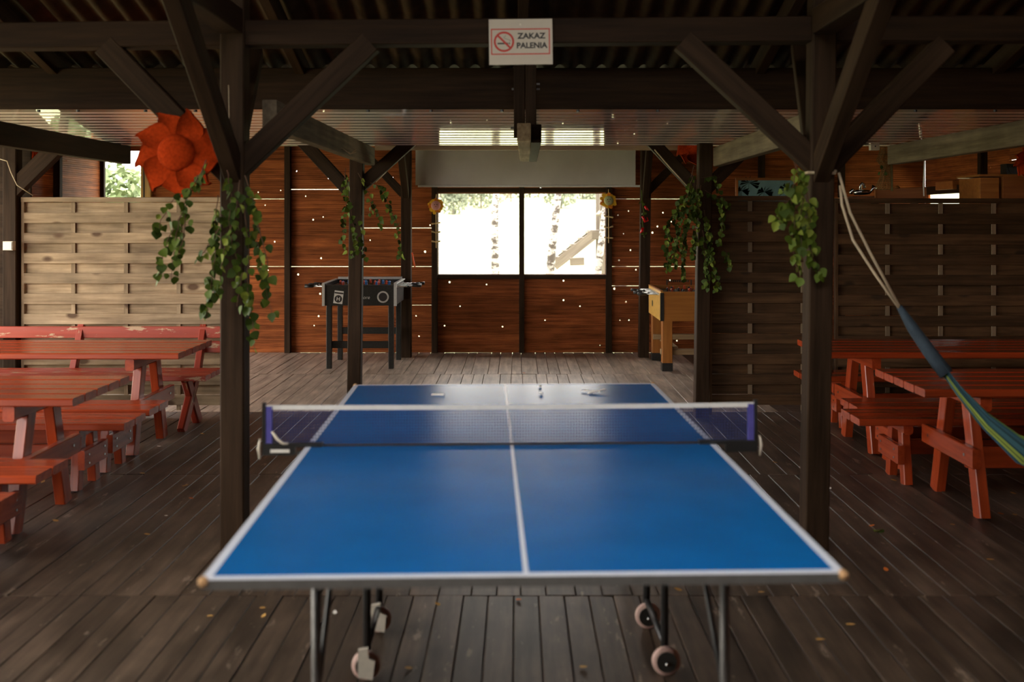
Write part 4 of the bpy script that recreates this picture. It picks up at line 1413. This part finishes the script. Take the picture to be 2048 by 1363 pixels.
for i, p in enumerate(fine):
    for j in range(nv + 1):
        u = j / nv * 2 - 1
        a = u * 1.9
        fold = 0.010 * math.sin(j * 2.1 + i * 0.15)
        V.append((p.x, p.y - math.sin(a) * fw[i] * 0.62 + fold, p.z - math.cos(a) * fw[i] * 0.62 + 0.3 * fw[i]))
        UV.append(1 - j / nv)
for i in range(len(fine) - 1):
    for j in range(nv):
        k_ = i * (nv + 1) + j
        F.append((k_, k_ + 1, k_ + nv + 2, k_ + nv + 1))
ho = MB().add(V, F).build('cloth', hammock_cloth, hm, smooth=True)
uvl = ho.data.uv_layers.new(name='UVMap')
for lp in ho.data.loops:
    uvl.data[lp.index].uv = (UV[lp.vertex_index], 0.5)
MB().tube([ctr[-1], Vector((4.45, 4.56, 1.4)), Vector((4.665, 4.58, 1.75))], 0.007, 6).build('rope', cord_beige, hm)

# ================================================================== CORDS, BOXES, SMALL FITTINGS
def cord(name, label, pts, r, mat, cat='cord'):
    return tag(MB().tube(pts, r, 6).build(name, mat, smooth=True), label, cat)


cord('cord', 'taut pale cord slanting down to the twig-covered right post', [P(1309, 299, 8.05), P(1340, 335, 8.04), P(1382, 380, 8.02)], 0.005, cord_beige)
cord('cord', 'thin pale cord slanting beside the slim left post', [P(812, 299, 8.3), P(785, 332, 8.2), P(752, 364, 8.08)], 0.0028, cord_beige)
cord('wire', 'loose pale wire looping along the weathered left tie beam', [P(610, 252, 6.30), P(632, 272, 6.32), P(628, 268, 6.30), P(660, 281, 6.6), P(676, 286, 6.8), P(690, 300, 7.0), P(702, 307, 7.1), P(712, 299, 7.2)], 0.0035, cord_beige)
cord('wire', 'second loose wire sagging under the weathered left tie beam', [P(620, 262, 6.28), P(640, 282, 6.35), P(662, 293, 6.6), P(686, 297, 6.8), P(700, 308, 7.0), P(712, 304, 7.2)], 0.003, cord_beige)
cord('cable', 'white cable hanging behind the brown fence', [P(1849, 322, 9.0), P(1848, 350, 9.0), P(1847, 370, 9.0), P(1848, 392, 9.0)], 0.006, white_plastic)
cord('cable', 'brown cable drooping at the left edge above the pale fence', [P(0, 318, 8.1), P(14, 322, 8.1), P(22, 345, 8.1), P(34, 370, 8.1), P(66, 391, 8.14)], 0.004, cord_beige)
cord('strap', 'short orange strap on the back wall left of the window', [P(824, 505, 11.45), P(827, 520, 11.45), P(830, 535, 11.45)], 0.008, cord_orange, 'strap')
cord('cord', 'thin dark cord hanging at the left foreground post', [P(457, 170, 4.81), P(458, 230, 4.80), P(457, 290, 4.81)], 0.0016, cord_beige)
p = P(21, 491, 8.14)
t = thing('socket_box', 'white socket box on the dark post at the left edge', 'socket', (p.x, 8.12, p.z), world=True)
MB().box(p.x - 0.040, p.x + 0.040, 8.095, 8.144, p.z - 0.036, p.z + 0.036).build('body', cream_plastic, t)
MB().box(p.x - 0.034, p.x + 0.034, 8.087, 8.095, p.z - 0.030, p.z + 0.030).build('flap', white_plastic, t)
p = P(1748, 293, 8.2)
t = thing('junction_box', 'small white junction box under the white sheet at the right', 'box', tuple(p), world=True)
MB().box(p.x - 0.035, p.x + 0.035, 8.17, 8.22, p.z - 0.030, p.z + 0.030).build('body', cream_plastic, t)
MB().cyl((p.x, 8.168, p.z), (0, 1, 0), 0.006, 0.006, 8).build('screw', black_metal, t)

# ---- back right corner behind the brown fence
ds = 9.4
t = thing('shelf_counter', 'reddish brown shelf board behind the brown fence', 'shelf', (3.6, ds, 0), world=True)
a, b_ = P(1750, 385, ds), P(1852, 380, ds)
bar('front_board', (a.x, ds, a.z - 0.03), (b_.x, ds, b_.z - 0.03), 0.03, 0.12, frame_orange, t)
bar('top_board', (a.x - 0.3, ds + 0.18, a.z - 0.06), (b_.x, ds + 0.18, a.z - 0.06), 0.36, 0.03, frame_orange, t)
for xx in (a.x + 0.05, b_.x - 0.05):
    bar('leg', (xx, ds + 0.15, 0), (xx, ds + 0.15, a.z - 0.08), 0.06, 0.06, timber, t)
zt_ = a.z - 0.045
p = P(1722, 388, 9.5)
t = thing('chrome_tap_set', 'silvery mixer tap parts lying on the shelf behind the brown fence', 'tap', (p.x, 9.5, zt_), world=True)
q = lambda x, y: P(x, y, 9.5)
MB().tube([q(1702, 388), q(1702, 382), q(1705, 380), q(1709, 382)], 0.016, 8).build('loop', chrome, t, smooth=True)
MB().tube([q(1708, 385), q(1722, 384), q(1738, 384)], [0.022, 0.026, 0.020], 10).build('body', chrome, t, smooth=True)
MB().tube([q(1720, 382), q(1721, 370), q(1724, 366), q(1728, 368), q(1729, 376)], 0.012, 8).build('spout', chrome, t, smooth=True)
MB().tube([q(1738, 387), q(1745, 378), q(1749, 373)], [0.008, 0.012, 0.028], 10).build('funnel', chrome, t, smooth=True)
MB().box(p.x - 0.10, p.x + 0.14, 9.44, 9.56, zt_ + 0.001, zt_ + 0.010).build('base', black_metal, t)
# fishing net
t = thing('fishing_net', 'olive fishing net hanging in the dark corner right of the hammock rope', 'net', tuple(P(1768, 300, 9.2)), world=True)
mb = MB()
outl = [(292, 1762, 1784), (305, 1758, 1784), (320, 1754, 1783), (333, 1762, 1783), (345, 1764, 1782), (358, 1758, 1782), (372, 1753, 1783), (379, 1756, 1782)]
lines = 9
for q_ in range(lines):
    f = q_ / (lines - 1)
    mb.tube([P(a + (b - a) * f + (1.2 if i % 2 else -1.2), yv, 9.2 + 0.05 * math.sin(q_ * 1.7)) for i, (yv, a, b) in enumerate(outl)], 0.0032, 4)
for yv in range(294, 380, 4):
    for i in range(len(outl) - 1):
        if outl[i][0] <= yv < outl[i + 1][0]:
            f = (yv - outl[i][0]) / (outl[i + 1][0] - outl[i][0])
            a = outl[i][1] + (outl[i + 1][1] - outl[i][1]) * f
            b = outl[i][2] + (outl[i + 1][2] - outl[i][2]) * f
            mb.tube([P(a + (b - a) * s / 8, yv + (1 if s % 2 else -1), 9.2 + 0.05 * math.sin(s * 1.9)) for s in range(9)], 0.0026, 4)
mo = mb.build('mesh', net_olive, t)
mo['kind'] = 'stuff'
MB().tube([P(1784, 292, 9.2), P(1783, 330, 9.2), P(1784, 382, 9.2)], 0.011, 6).build('edge_rope', net_olive, t)
for i, (x, y) in enumerate(((1760, 334), (1770, 340), (1757, 344), (1768, 347))):
    o = bpy.data.objects.new('leaf', LEAVES[2])
    o.location = P(x, y, 9.12)
    o.rotation_euler = (0.2, i - 1.5, i)
    o.scale = (0.035,) * 3
    _link(o, t)
# things on the shelf and side wall
p = P(1794, 377, ds + 0.12)
t = thing('wooden_ball_toy', 'round amber ornament on the reddish shelf', 'ornament', (p.x, ds + 0.12, zt_ + 0.0), world=True)
MB().sphere((p.x, ds + 0.12, zt_ + 0.085), 0.030, 12, 8).build('ball', oak_board, t, smooth=True)
MB().lathe([(0.035, 0), (0.035, 0.03), (0.022, 0.055), (0.001, 0.06)], (p.x, ds + 0.12, zt_ + 0.002), 12).build('base', timber2, t)
p = P(1774, 377, ds + 0.08)
t = thing('orange_figurine', 'little orange two-winged figurine on the reddish shelf', 'ornament', (p.x, ds + 0.08, zt_), world=True)
for sx in (-1, 1):
    MB().add([(p.x, ds + 0.08, zt_), (p.x + sx * 0.022, ds + 0.07, zt_ + 0.065), (p.x + sx * 0.006, ds + 0.08, zt_ + 0.055), (p.x, ds + 0.095, zt_), (p.x + sx * 0.022, ds + 0.085, zt_ + 0.065), (p.x + sx * 0.006, ds + 0.095, zt_ + 0.055)],
             [(0, 1, 2), (5, 4, 3), (0, 3, 4, 1), (1, 4, 5, 2), (2, 5, 3, 0)]).build('wing', cord_orange, t)
xw = XR - 0.02


def on_right_wall(px, py, off=0.0):
    d = (XR - off) * FPX / (px - CXP)
    return P(px, py, d)


p = on_right_wall(1893, 372, 0.06)
t = thing('wall_clock_case', 'dark wooden clock case with arched top on the right side wall', 'clock', tuple(p), world=True)
MB().box(XR - 0.10, XR - 0.005, p.y - 0.25, p.y + 0.20, p.z - 0.04, p.z + 0.05).build('drawer_case', frame_orange, t)
arch = [(-0.14, 0)] + [(0.14 * math.cos(PI - PI * i / 8), 0.10 + 0.08 * math.sin(PI * i / 8)) for i in range(9)] + [(0.14, 0)]
o = MB().prism(arch, -0.06, 0.0).build('arched_top', frame_orange, t)
o.matrix_local = Matrix.Translation((XR - 0.07, p.y, p.z + 0.05)) @ Matrix.Rotation(PI / 2, 4, 'Z')
p = P(1977, 375, 9.3)
t = thing('wooden_cabinet', 'amber wooden cabinet box standing behind the brown fence at the right edge', 'cabinet', (p.x, 9.3, 0), world=True)
cz = P(0, 355, 9.3).z
xc0, xc1 = P(1961, 0, 9.3).x, P(1998, 0, 9.3).x
MB().box(xc0, xc1, 9.3, 9.75, 0.0, cz).build('side_box', oak_board, t)
MB().box(xc1 + 0.03, XR - 0.06, 9.28, 9.75, 0.0, cz + 0.01).build('door', frame_orange, t)
MB().box(xc0 - 0.02, XR - 0.06, 9.27, 9.76, cz + 0.01, cz + 0.03).build('top', oak_board, t)
t = thing('black_speaker', 'small black box standing on the amber cabinet', 'speaker', (P(2020, 345, 9.45).x, 9.45, cz + 0.03), world=True)
xs0 = P(2008, 0, 9.45).x
MB().box(xs0, xs0 + 0.11, 9.40, 9.52, cz + 0.03, cz + 0.135).build('case', black_board, t)
MB().cyl((xs0 + 0.055, 9.399, cz + 0.08), (0, 1, 0), 0.035, 0.008, 16).build('cone', dark_rubber, t)

# palm picture on the back wall
t = thing('palm_picture', 'framed picture of palms under a blue sky, beyond the brown fence', 'picture', tuple(P(1530, 400, 11.6)), world=True)
yp = 11.62
x0, x1 = P(1476, 0, yp).x, P(1588, 0, yp).x
z1, z0 = P(0, 360, yp).z, P(0, 425, yp).z
MB().box(x0, x1, yp, yp + 0.012, z0, z1).build('print', pict_sky, t)
for (a, b_) in (((x0 - 0.015, yp, z0), (x0 - 0.015, yp, z1)), ((x1 + 0.015, yp, z0), (x1 + 0.015, yp, z1)), ((x0 - 0.03, yp, z1 + 0.012), (x1 + 0.03, yp, z1 + 0.012)), ((x0 - 0.03, yp, z0 - 0.012), (x1 + 0.03, yp, z0 - 0.012))):
    bar('picture_frame', a, b_, 0.03, 0.03, frame_orange, t)
pm = MB()


def palm(mb_, bx, bz, tz, r):
    mb_.beam((bx, yp - 0.0012, bz), (bx + r * 0.25, yp - 0.0012, tz), 0.0015, 0.010)
    for i in range(9):
        a = math.radians(-30 + 30 * i)
        ex, ez = bx + r * 0.25 + r * math.cos(a), tz + r * 0.75 * math.sin(a)
        mb_.add([(bx + r * 0.25, yp - 0.0015, tz), (ex + 0.02, yp - 0.0015, ez), (ex, yp - 0.0015, ez - 0.03)], [(0, 1, 2), (2, 1, 0)])


palm(pm, x0 + 0.10, z0, z1 - 0.03, 0.11)
palm(pm, x0 + 0.02, z0, z1 - 0.12, 0.08)
palm(pm, x0 + 0.28, z0, z1 - 0.135, 0.09)
palm(pm, x0 + 0.55, z0, z1 - 0.11, 0.12)
pm.build('palm_print', pict_palm, t)
# three wall bricks of clutter: crate under the amber foosball table stays part of that table

# ================================================================== FLOOR LITTER
lit = [(383, 997, 'o'), (370, 972, 'y'), (285, 947, 'y'), (420, 1233, 'y'), (525, 1217, 'y'), (527, 1233, 'y'), (670, 1226, 'w'), (818, 1337, 'y'), (876, 1209, 'y'),
       (1037, 1200, 'o'), (1357, 1180, 'y'), (1522, 1185, 'y'), (1166, 1335, 'y'), (1048, 746, 'o'), (1743, 1052, 'o'), (1660, 977, 'w'), (1705, 881, 'o'), (1788, 961, 'y'), (2030, 1030, 'y'),
       (2002, 1028, 'o'), (332, 1032, 'w'), (295, 1069, 'y'), (86, 964, 'y'), (112, 1042, 'y'), (1905, 1050, 'y'), (2027, 987, 'y'), (405, 868, 'y'), (318, 893, 'w'), (1550, 925, 'y'), (1640, 1280, 'y'), (1980, 1120, 'y'), (1772, 1140, 'o'), (1700, 1250, 'y')]
lm0 = {}
for key, mat in (('y', dry_leaf), ('o', dark_red_leaf), ('w', paper)):
    me = MB().add([(-0.02, 0, 0.002), (-0.008, -0.013, 0.004), (0.012, -0.010, 0.008), (0.024, 0.002, 0.010), (0.010, 0.012, 0.006), (-0.008, 0.012, 0.003), (0, 0, 0.004),
                   (-0.02, 0, 0.0005), (-0.008, -0.013, 0.002), (0.012, -0.010, 0.006), (0.024, 0.002, 0.008), (0.010, 0.012, 0.004), (-0.008, 0.012, 0.001)],
                  [(6, 0, 1), (6, 1, 2), (6, 2, 3), (6, 3, 4), (6, 4, 5), (6, 5, 0), (12, 11, 10, 9, 8, 7)]).mesh('fallen_leaf', mat)
    lm0[key] = me
for (px, py, kk) in lit:
    d = CAMH * FPX / (py - CYP)
    p = P(px, py, d)
    o = bpy.data.objects.new('fallen_leaf', lm0[kk])
    o.location = (p.x, p.y, 0.002)
    o.rotation_euler = (0, 0, random.uniform(0, 6))
    s = random.uniform(0.6, 0.95)
    o.scale = (s, s, s)
    C.objects.link(o)
    tag(o, {'y': 'small yellowish dry leaf scrap lying on the dark plank floor', 'o': 'small orange-brown dry leaf lying on the dark plank floor', 'w': 'tiny white scrap lying on the dark plank floor'}[kk],
        'leaf' if kk != 'w' else 'litter', {'y': 'yellowish leaf scraps on the floor', 'o': 'orange-brown leaves on the floor', 'w': 'white scraps on the floor'}[kk])
d = CAMH * FPX / (1065 - CYP)
p = P(1762, 1065, d)
t = thing('green_leaf_sprig', 'small green leaf sprig lying on the floor right of the blue table', 'leaf', (p.x, p.y, 0.0), world=True)
for i in range(3):
    o = bpy.data.objects.new('leaf', LEAVES[i])
    o.location = (p.x + (i - 1) * 0.02, p.y + 0.01 * i, 0.012)
    o.rotation_euler = (1.35, 0, i * 1.1 - 0.5)
    o.scale = (0.045,) * 3
    _link(o, t)
MB().tube([(p.x - 0.03, p.y, 0.004), (p.x + 0.01, p.y + 0.015, 0.010)], 0.002, 5).build('stem', twig, t)

# ================================================================== OUTSIDE
V, F = [], []
gx = [-60, -30, -12, -6, 0, 6, 12, 30, 60]
gy = [(-30, -0.4), (12.2, -0.4), (16, -0.35), (22, 0.05), (32, 1.0), (44, 2.1), (60, 2.9), (120, 5)]
for (yy, zz) in gy:
    for xx in gx:
        V.append((xx, yy, zz))
for j in range(len(gy) - 1):
    for i in range(len(gx) - 1):
        k = j * len(gx) + i
        F.append((k, k + 1, k + len(gx) + 1, k + len(gx)))
ground = MB().add(V, F).build('ground', grass_mat)
struct(ground)
dark_ground = MB().box(-14, 14, -20, -0.95, -0.45, -0.33).build('ground_bounce_cut', flat('bounce_cut_dark', (0.06, 0.052, 0.042), 0.9, 0.1, var=0.3, scale=8))  # unseen dark ground added behind the viewer to cut bounced light
struct(dark_ground)


def gz(yv):
    for (a, za_), (b, zb2) in zip(gy, gy[1:]):
        if a <= yv <= b:
            return za_ + (zb2 - za_) * (yv - a) / (b - a)
    return -0.4


def foliage(mb_, centers, n, size, r):
    for _ in range(n):
        cx, cy, cz, rx, ry, rz = r.choice(centers)
        while True:
            a = Vector((r.uniform(-1, 1), r.uniform(-1, 1), r.uniform(-1, 1)))
            if a.length <= 1:
                break
        p = Vector((cx + a.x * rx, cy + a.y * ry, cz + a.z * rz))
        u = Vector((r.uniform(-1, 1), r.uniform(-1, 1), r.uniform(-1, 1))).normalized()
        v = u.orthogonal().normalized()
        s = size * r.uniform(0.6, 1.3)
        mb_.add([p - u * s, p + v * s * 0.5, p + u * s, p - v * s * 0.5], [(0, 1, 2, 3)])


def birch(label, pts, r0, h, seed):
    r = random.Random(seed)
    base = Vector(pts[0])
    t = thing('birch_tree', label, 'tree', tuple(base), 'birches behind the hall', world=True)
    path = [Vector(p) for p in pts]
    lst = path[-1]
    path.append(Vector((lst.x + 0.1, lst.y, h)))
    MB().tube(path, [r0 * (1.15 - 0.5 * i / len(path)) for i in range(len(path))], 12).build('trunk', bark, t, smooth=True)
    mb_ = MB()
    foliage(mb_, [(lst.x + r.uniform(-1, 1), lst.y + r.uniform(-1, 1), h - 1.2 + r.uniform(-1.0, 1.5), 1.2, 1.2, 1.3) for _ in range(5)], 900, 0.09, r)
    fo = mb_.build('crown', shrub_green, t)
    return t


def trunk_pts(pix, d):
    g = gz(d)
    pp = [P(x, y, d) for x, y in pix]
    b = pp[0]
    return [(b.x, d, g)] + [tuple(p) for p in pp]


birch('birch trunk seen through the left window pane', trunk_pts([(991, 545), (989, 470), (990, 420), (993, 380)], 15.5), 0.060, 6.5, 1)
birch('leaning birch trunk in the right window pane beside the wooden ladder', trunk_pts([(1100, 545), (1106, 480), (1113, 420), (1117, 380)], 15.0), 0.062, 6.5, 2)
birch('birch trunk at the right end of the window', trunk_pts([(1196, 545), (1203, 480), (1210, 420), (1216, 380)], 14.6), 0.050, 6.5, 3)


def tree(name, label, px, d, h, w, mat, seed, shape='cone', n=700, group='trees across the meadow'):
    r = random.Random(seed)
    g = gz(d)
    x = (px - CXP) / FPX * d
    t = thing(name, label, 'tree', (x, d, g), group, world=True)
    MB().tube([(x, d, g - 0.1), (x, d, g + h * 0.5)], [0.05, 0.02], 8).build('trunk', play_wood, t)
    mb_ = MB()
    if shape == 'cone':
        cs = [(x, d, g + h * (0.12 + 0.8 * i / 6), w * (1 - 0.85 * i / 6), w * (1 - 0.85 * i / 6), h * 0.12) for i in range(7)]
    else:
        cs = [(x + r.uniform(-1, 1) * w * 0.5, d + r.uniform(-1, 1) * w * 0.4, g + h * r.uniform(0.12, 0.75), w * 0.6, w * 0.6, h * 0.28) for i in range(6)]
    foliage(mb_, cs, n * 4, 0.075, r)
    mb_.build('foliage', mat, t)
    return t


tree('conifer_tree', 'pale green conifer in the left window pane, nearest of the conifers', 906, 40, 3.4, 0.62, conifer, 21)
tree('conifer_tree', 'broad conifer left of the first birch trunk', 962, 43, 3.4, 0.95, conifer, 22)
tree('conifer_tree', 'conifer partly behind the second birch trunk', 1122, 43, 3.2, 0.75, conifer, 23)
tree('autumn_bush', 'brownish bush between two conifers in the left window pane', 932, 50, 2.4, 1.0, autumn, 24, 'round')
tree('autumn_bush', 'brownish bush near the central window bar', 1022, 50, 2.6, 1.2, autumn, 25, 'round')
tree('green_bush', 'green hedge-like bush at the upper right of the window', 1165, 54, 2.6, 1.6, conifer, 26, 'round', 1000)
tree('green_bush', 'green bush beside the right end of the window', 1205, 55, 2.7, 1.5, conifer, 27, 'round', 900)
tree('green_bush', 'low green bush along the meadow edge, centre of the window', 1060, 57, 2.6, 1.6, conifer, 28, 'round', 900)
tree('green_bush', 'low green bush behind the left conifer', 880, 57, 3.0, 1.8, conifer, 29, 'round', 900)
tree('leafy_tree', 'leafy tree filling the small window above the pale fence', 235, 15.0, 4.2, 1.5, shrub_green, 31, 'round', 5200, None)
# shrub beyond the strip opening in the right side wall
r_ = random.Random(5)
t = thing('leafy_shrub', 'sunny green shrub seen through the narrow strip opening at the right', 'shrub', (6.6, 12.0, -0.4), world=True)
MB().tube([(6.6, 12.0, -0.5), (6.6, 12.0, 1.2)], 0.04, 6).build('stem', twig, t)
mb = MB()
foliage(mb, [(6.5 + r_.uniform(-0.3, 0.5), 10.6 + i * 0.6, 1.2, 0.6, 0.6, 1.2) for i in range(6)], 2600, 0.07, r_)
mb.build('foliage', shrub_green, t)

# wooden climbing stair by the right pane
d = 17.5
t = thing('climbing_ladder', 'weathered wooden plank ladder slanting up outside the right window pane', 'playground ladder', tuple(P(1160, 530, d)), world=True)
for dy in (0.0, 0.55):
    bar('side_plank', P(1108, 532, d) + Vector((0, dy, 0)), P(1190, 468, d) + Vector((0, dy, 0)), 0.05, 0.16, play_wood, t)
for i in range(5):
    f = (i + 0.5) / 5
    a = P(1108, 528, d).lerp(P(1190, 464, d), f)
    bar('tread', a + Vector((0, -0.02, 0.05)), a + Vector((0, 0.58, 0.05)), 0.12, 0.04, play_wood, t)
t2 = thing('play_tower', 'wooden play tower posts and roof at the right end of the window', 'playground tower', tuple(P(1200, 530, d)), world=True)
g = gz(d)
for px in (1206, 1246):
    for dy in (0.0, 0.9):
        x = P(px, 0, d).x
        bar('post', (x, d + dy, g), (x, d + dy, 2.6), 0.11, 0.11, play_wood, t2)
bar('platform_beam', P(1184, 470, d), P(1252, 470, d), 0.06, 0.14, play_wood, t2)
for i in range(5):
    bar('platform_board', P(1186 + i * 11, 462, d) + Vector((0, 0, 0)), P(1186 + i * 11, 462, d) + Vector((0, 0.9, 0)), 0.09, 0.03, play_wood, t2)
bar('roof_board', P(1196, 430, d), P(1226, 398, d), 0.9, 0.04, play_wood, t2)
bar('roof_board', P(1256, 430, d), P(1226, 398, d), 0.9, 0.04, play_wood, t2)
t3 = bar('sleeper', P(1140, 523, d - 0.2), P(1168, 522, d - 0.2), 0.2, 0.13, play_wood)
tag(t3, 'short wooden sleeper on the ground below the ladder', 'timber')
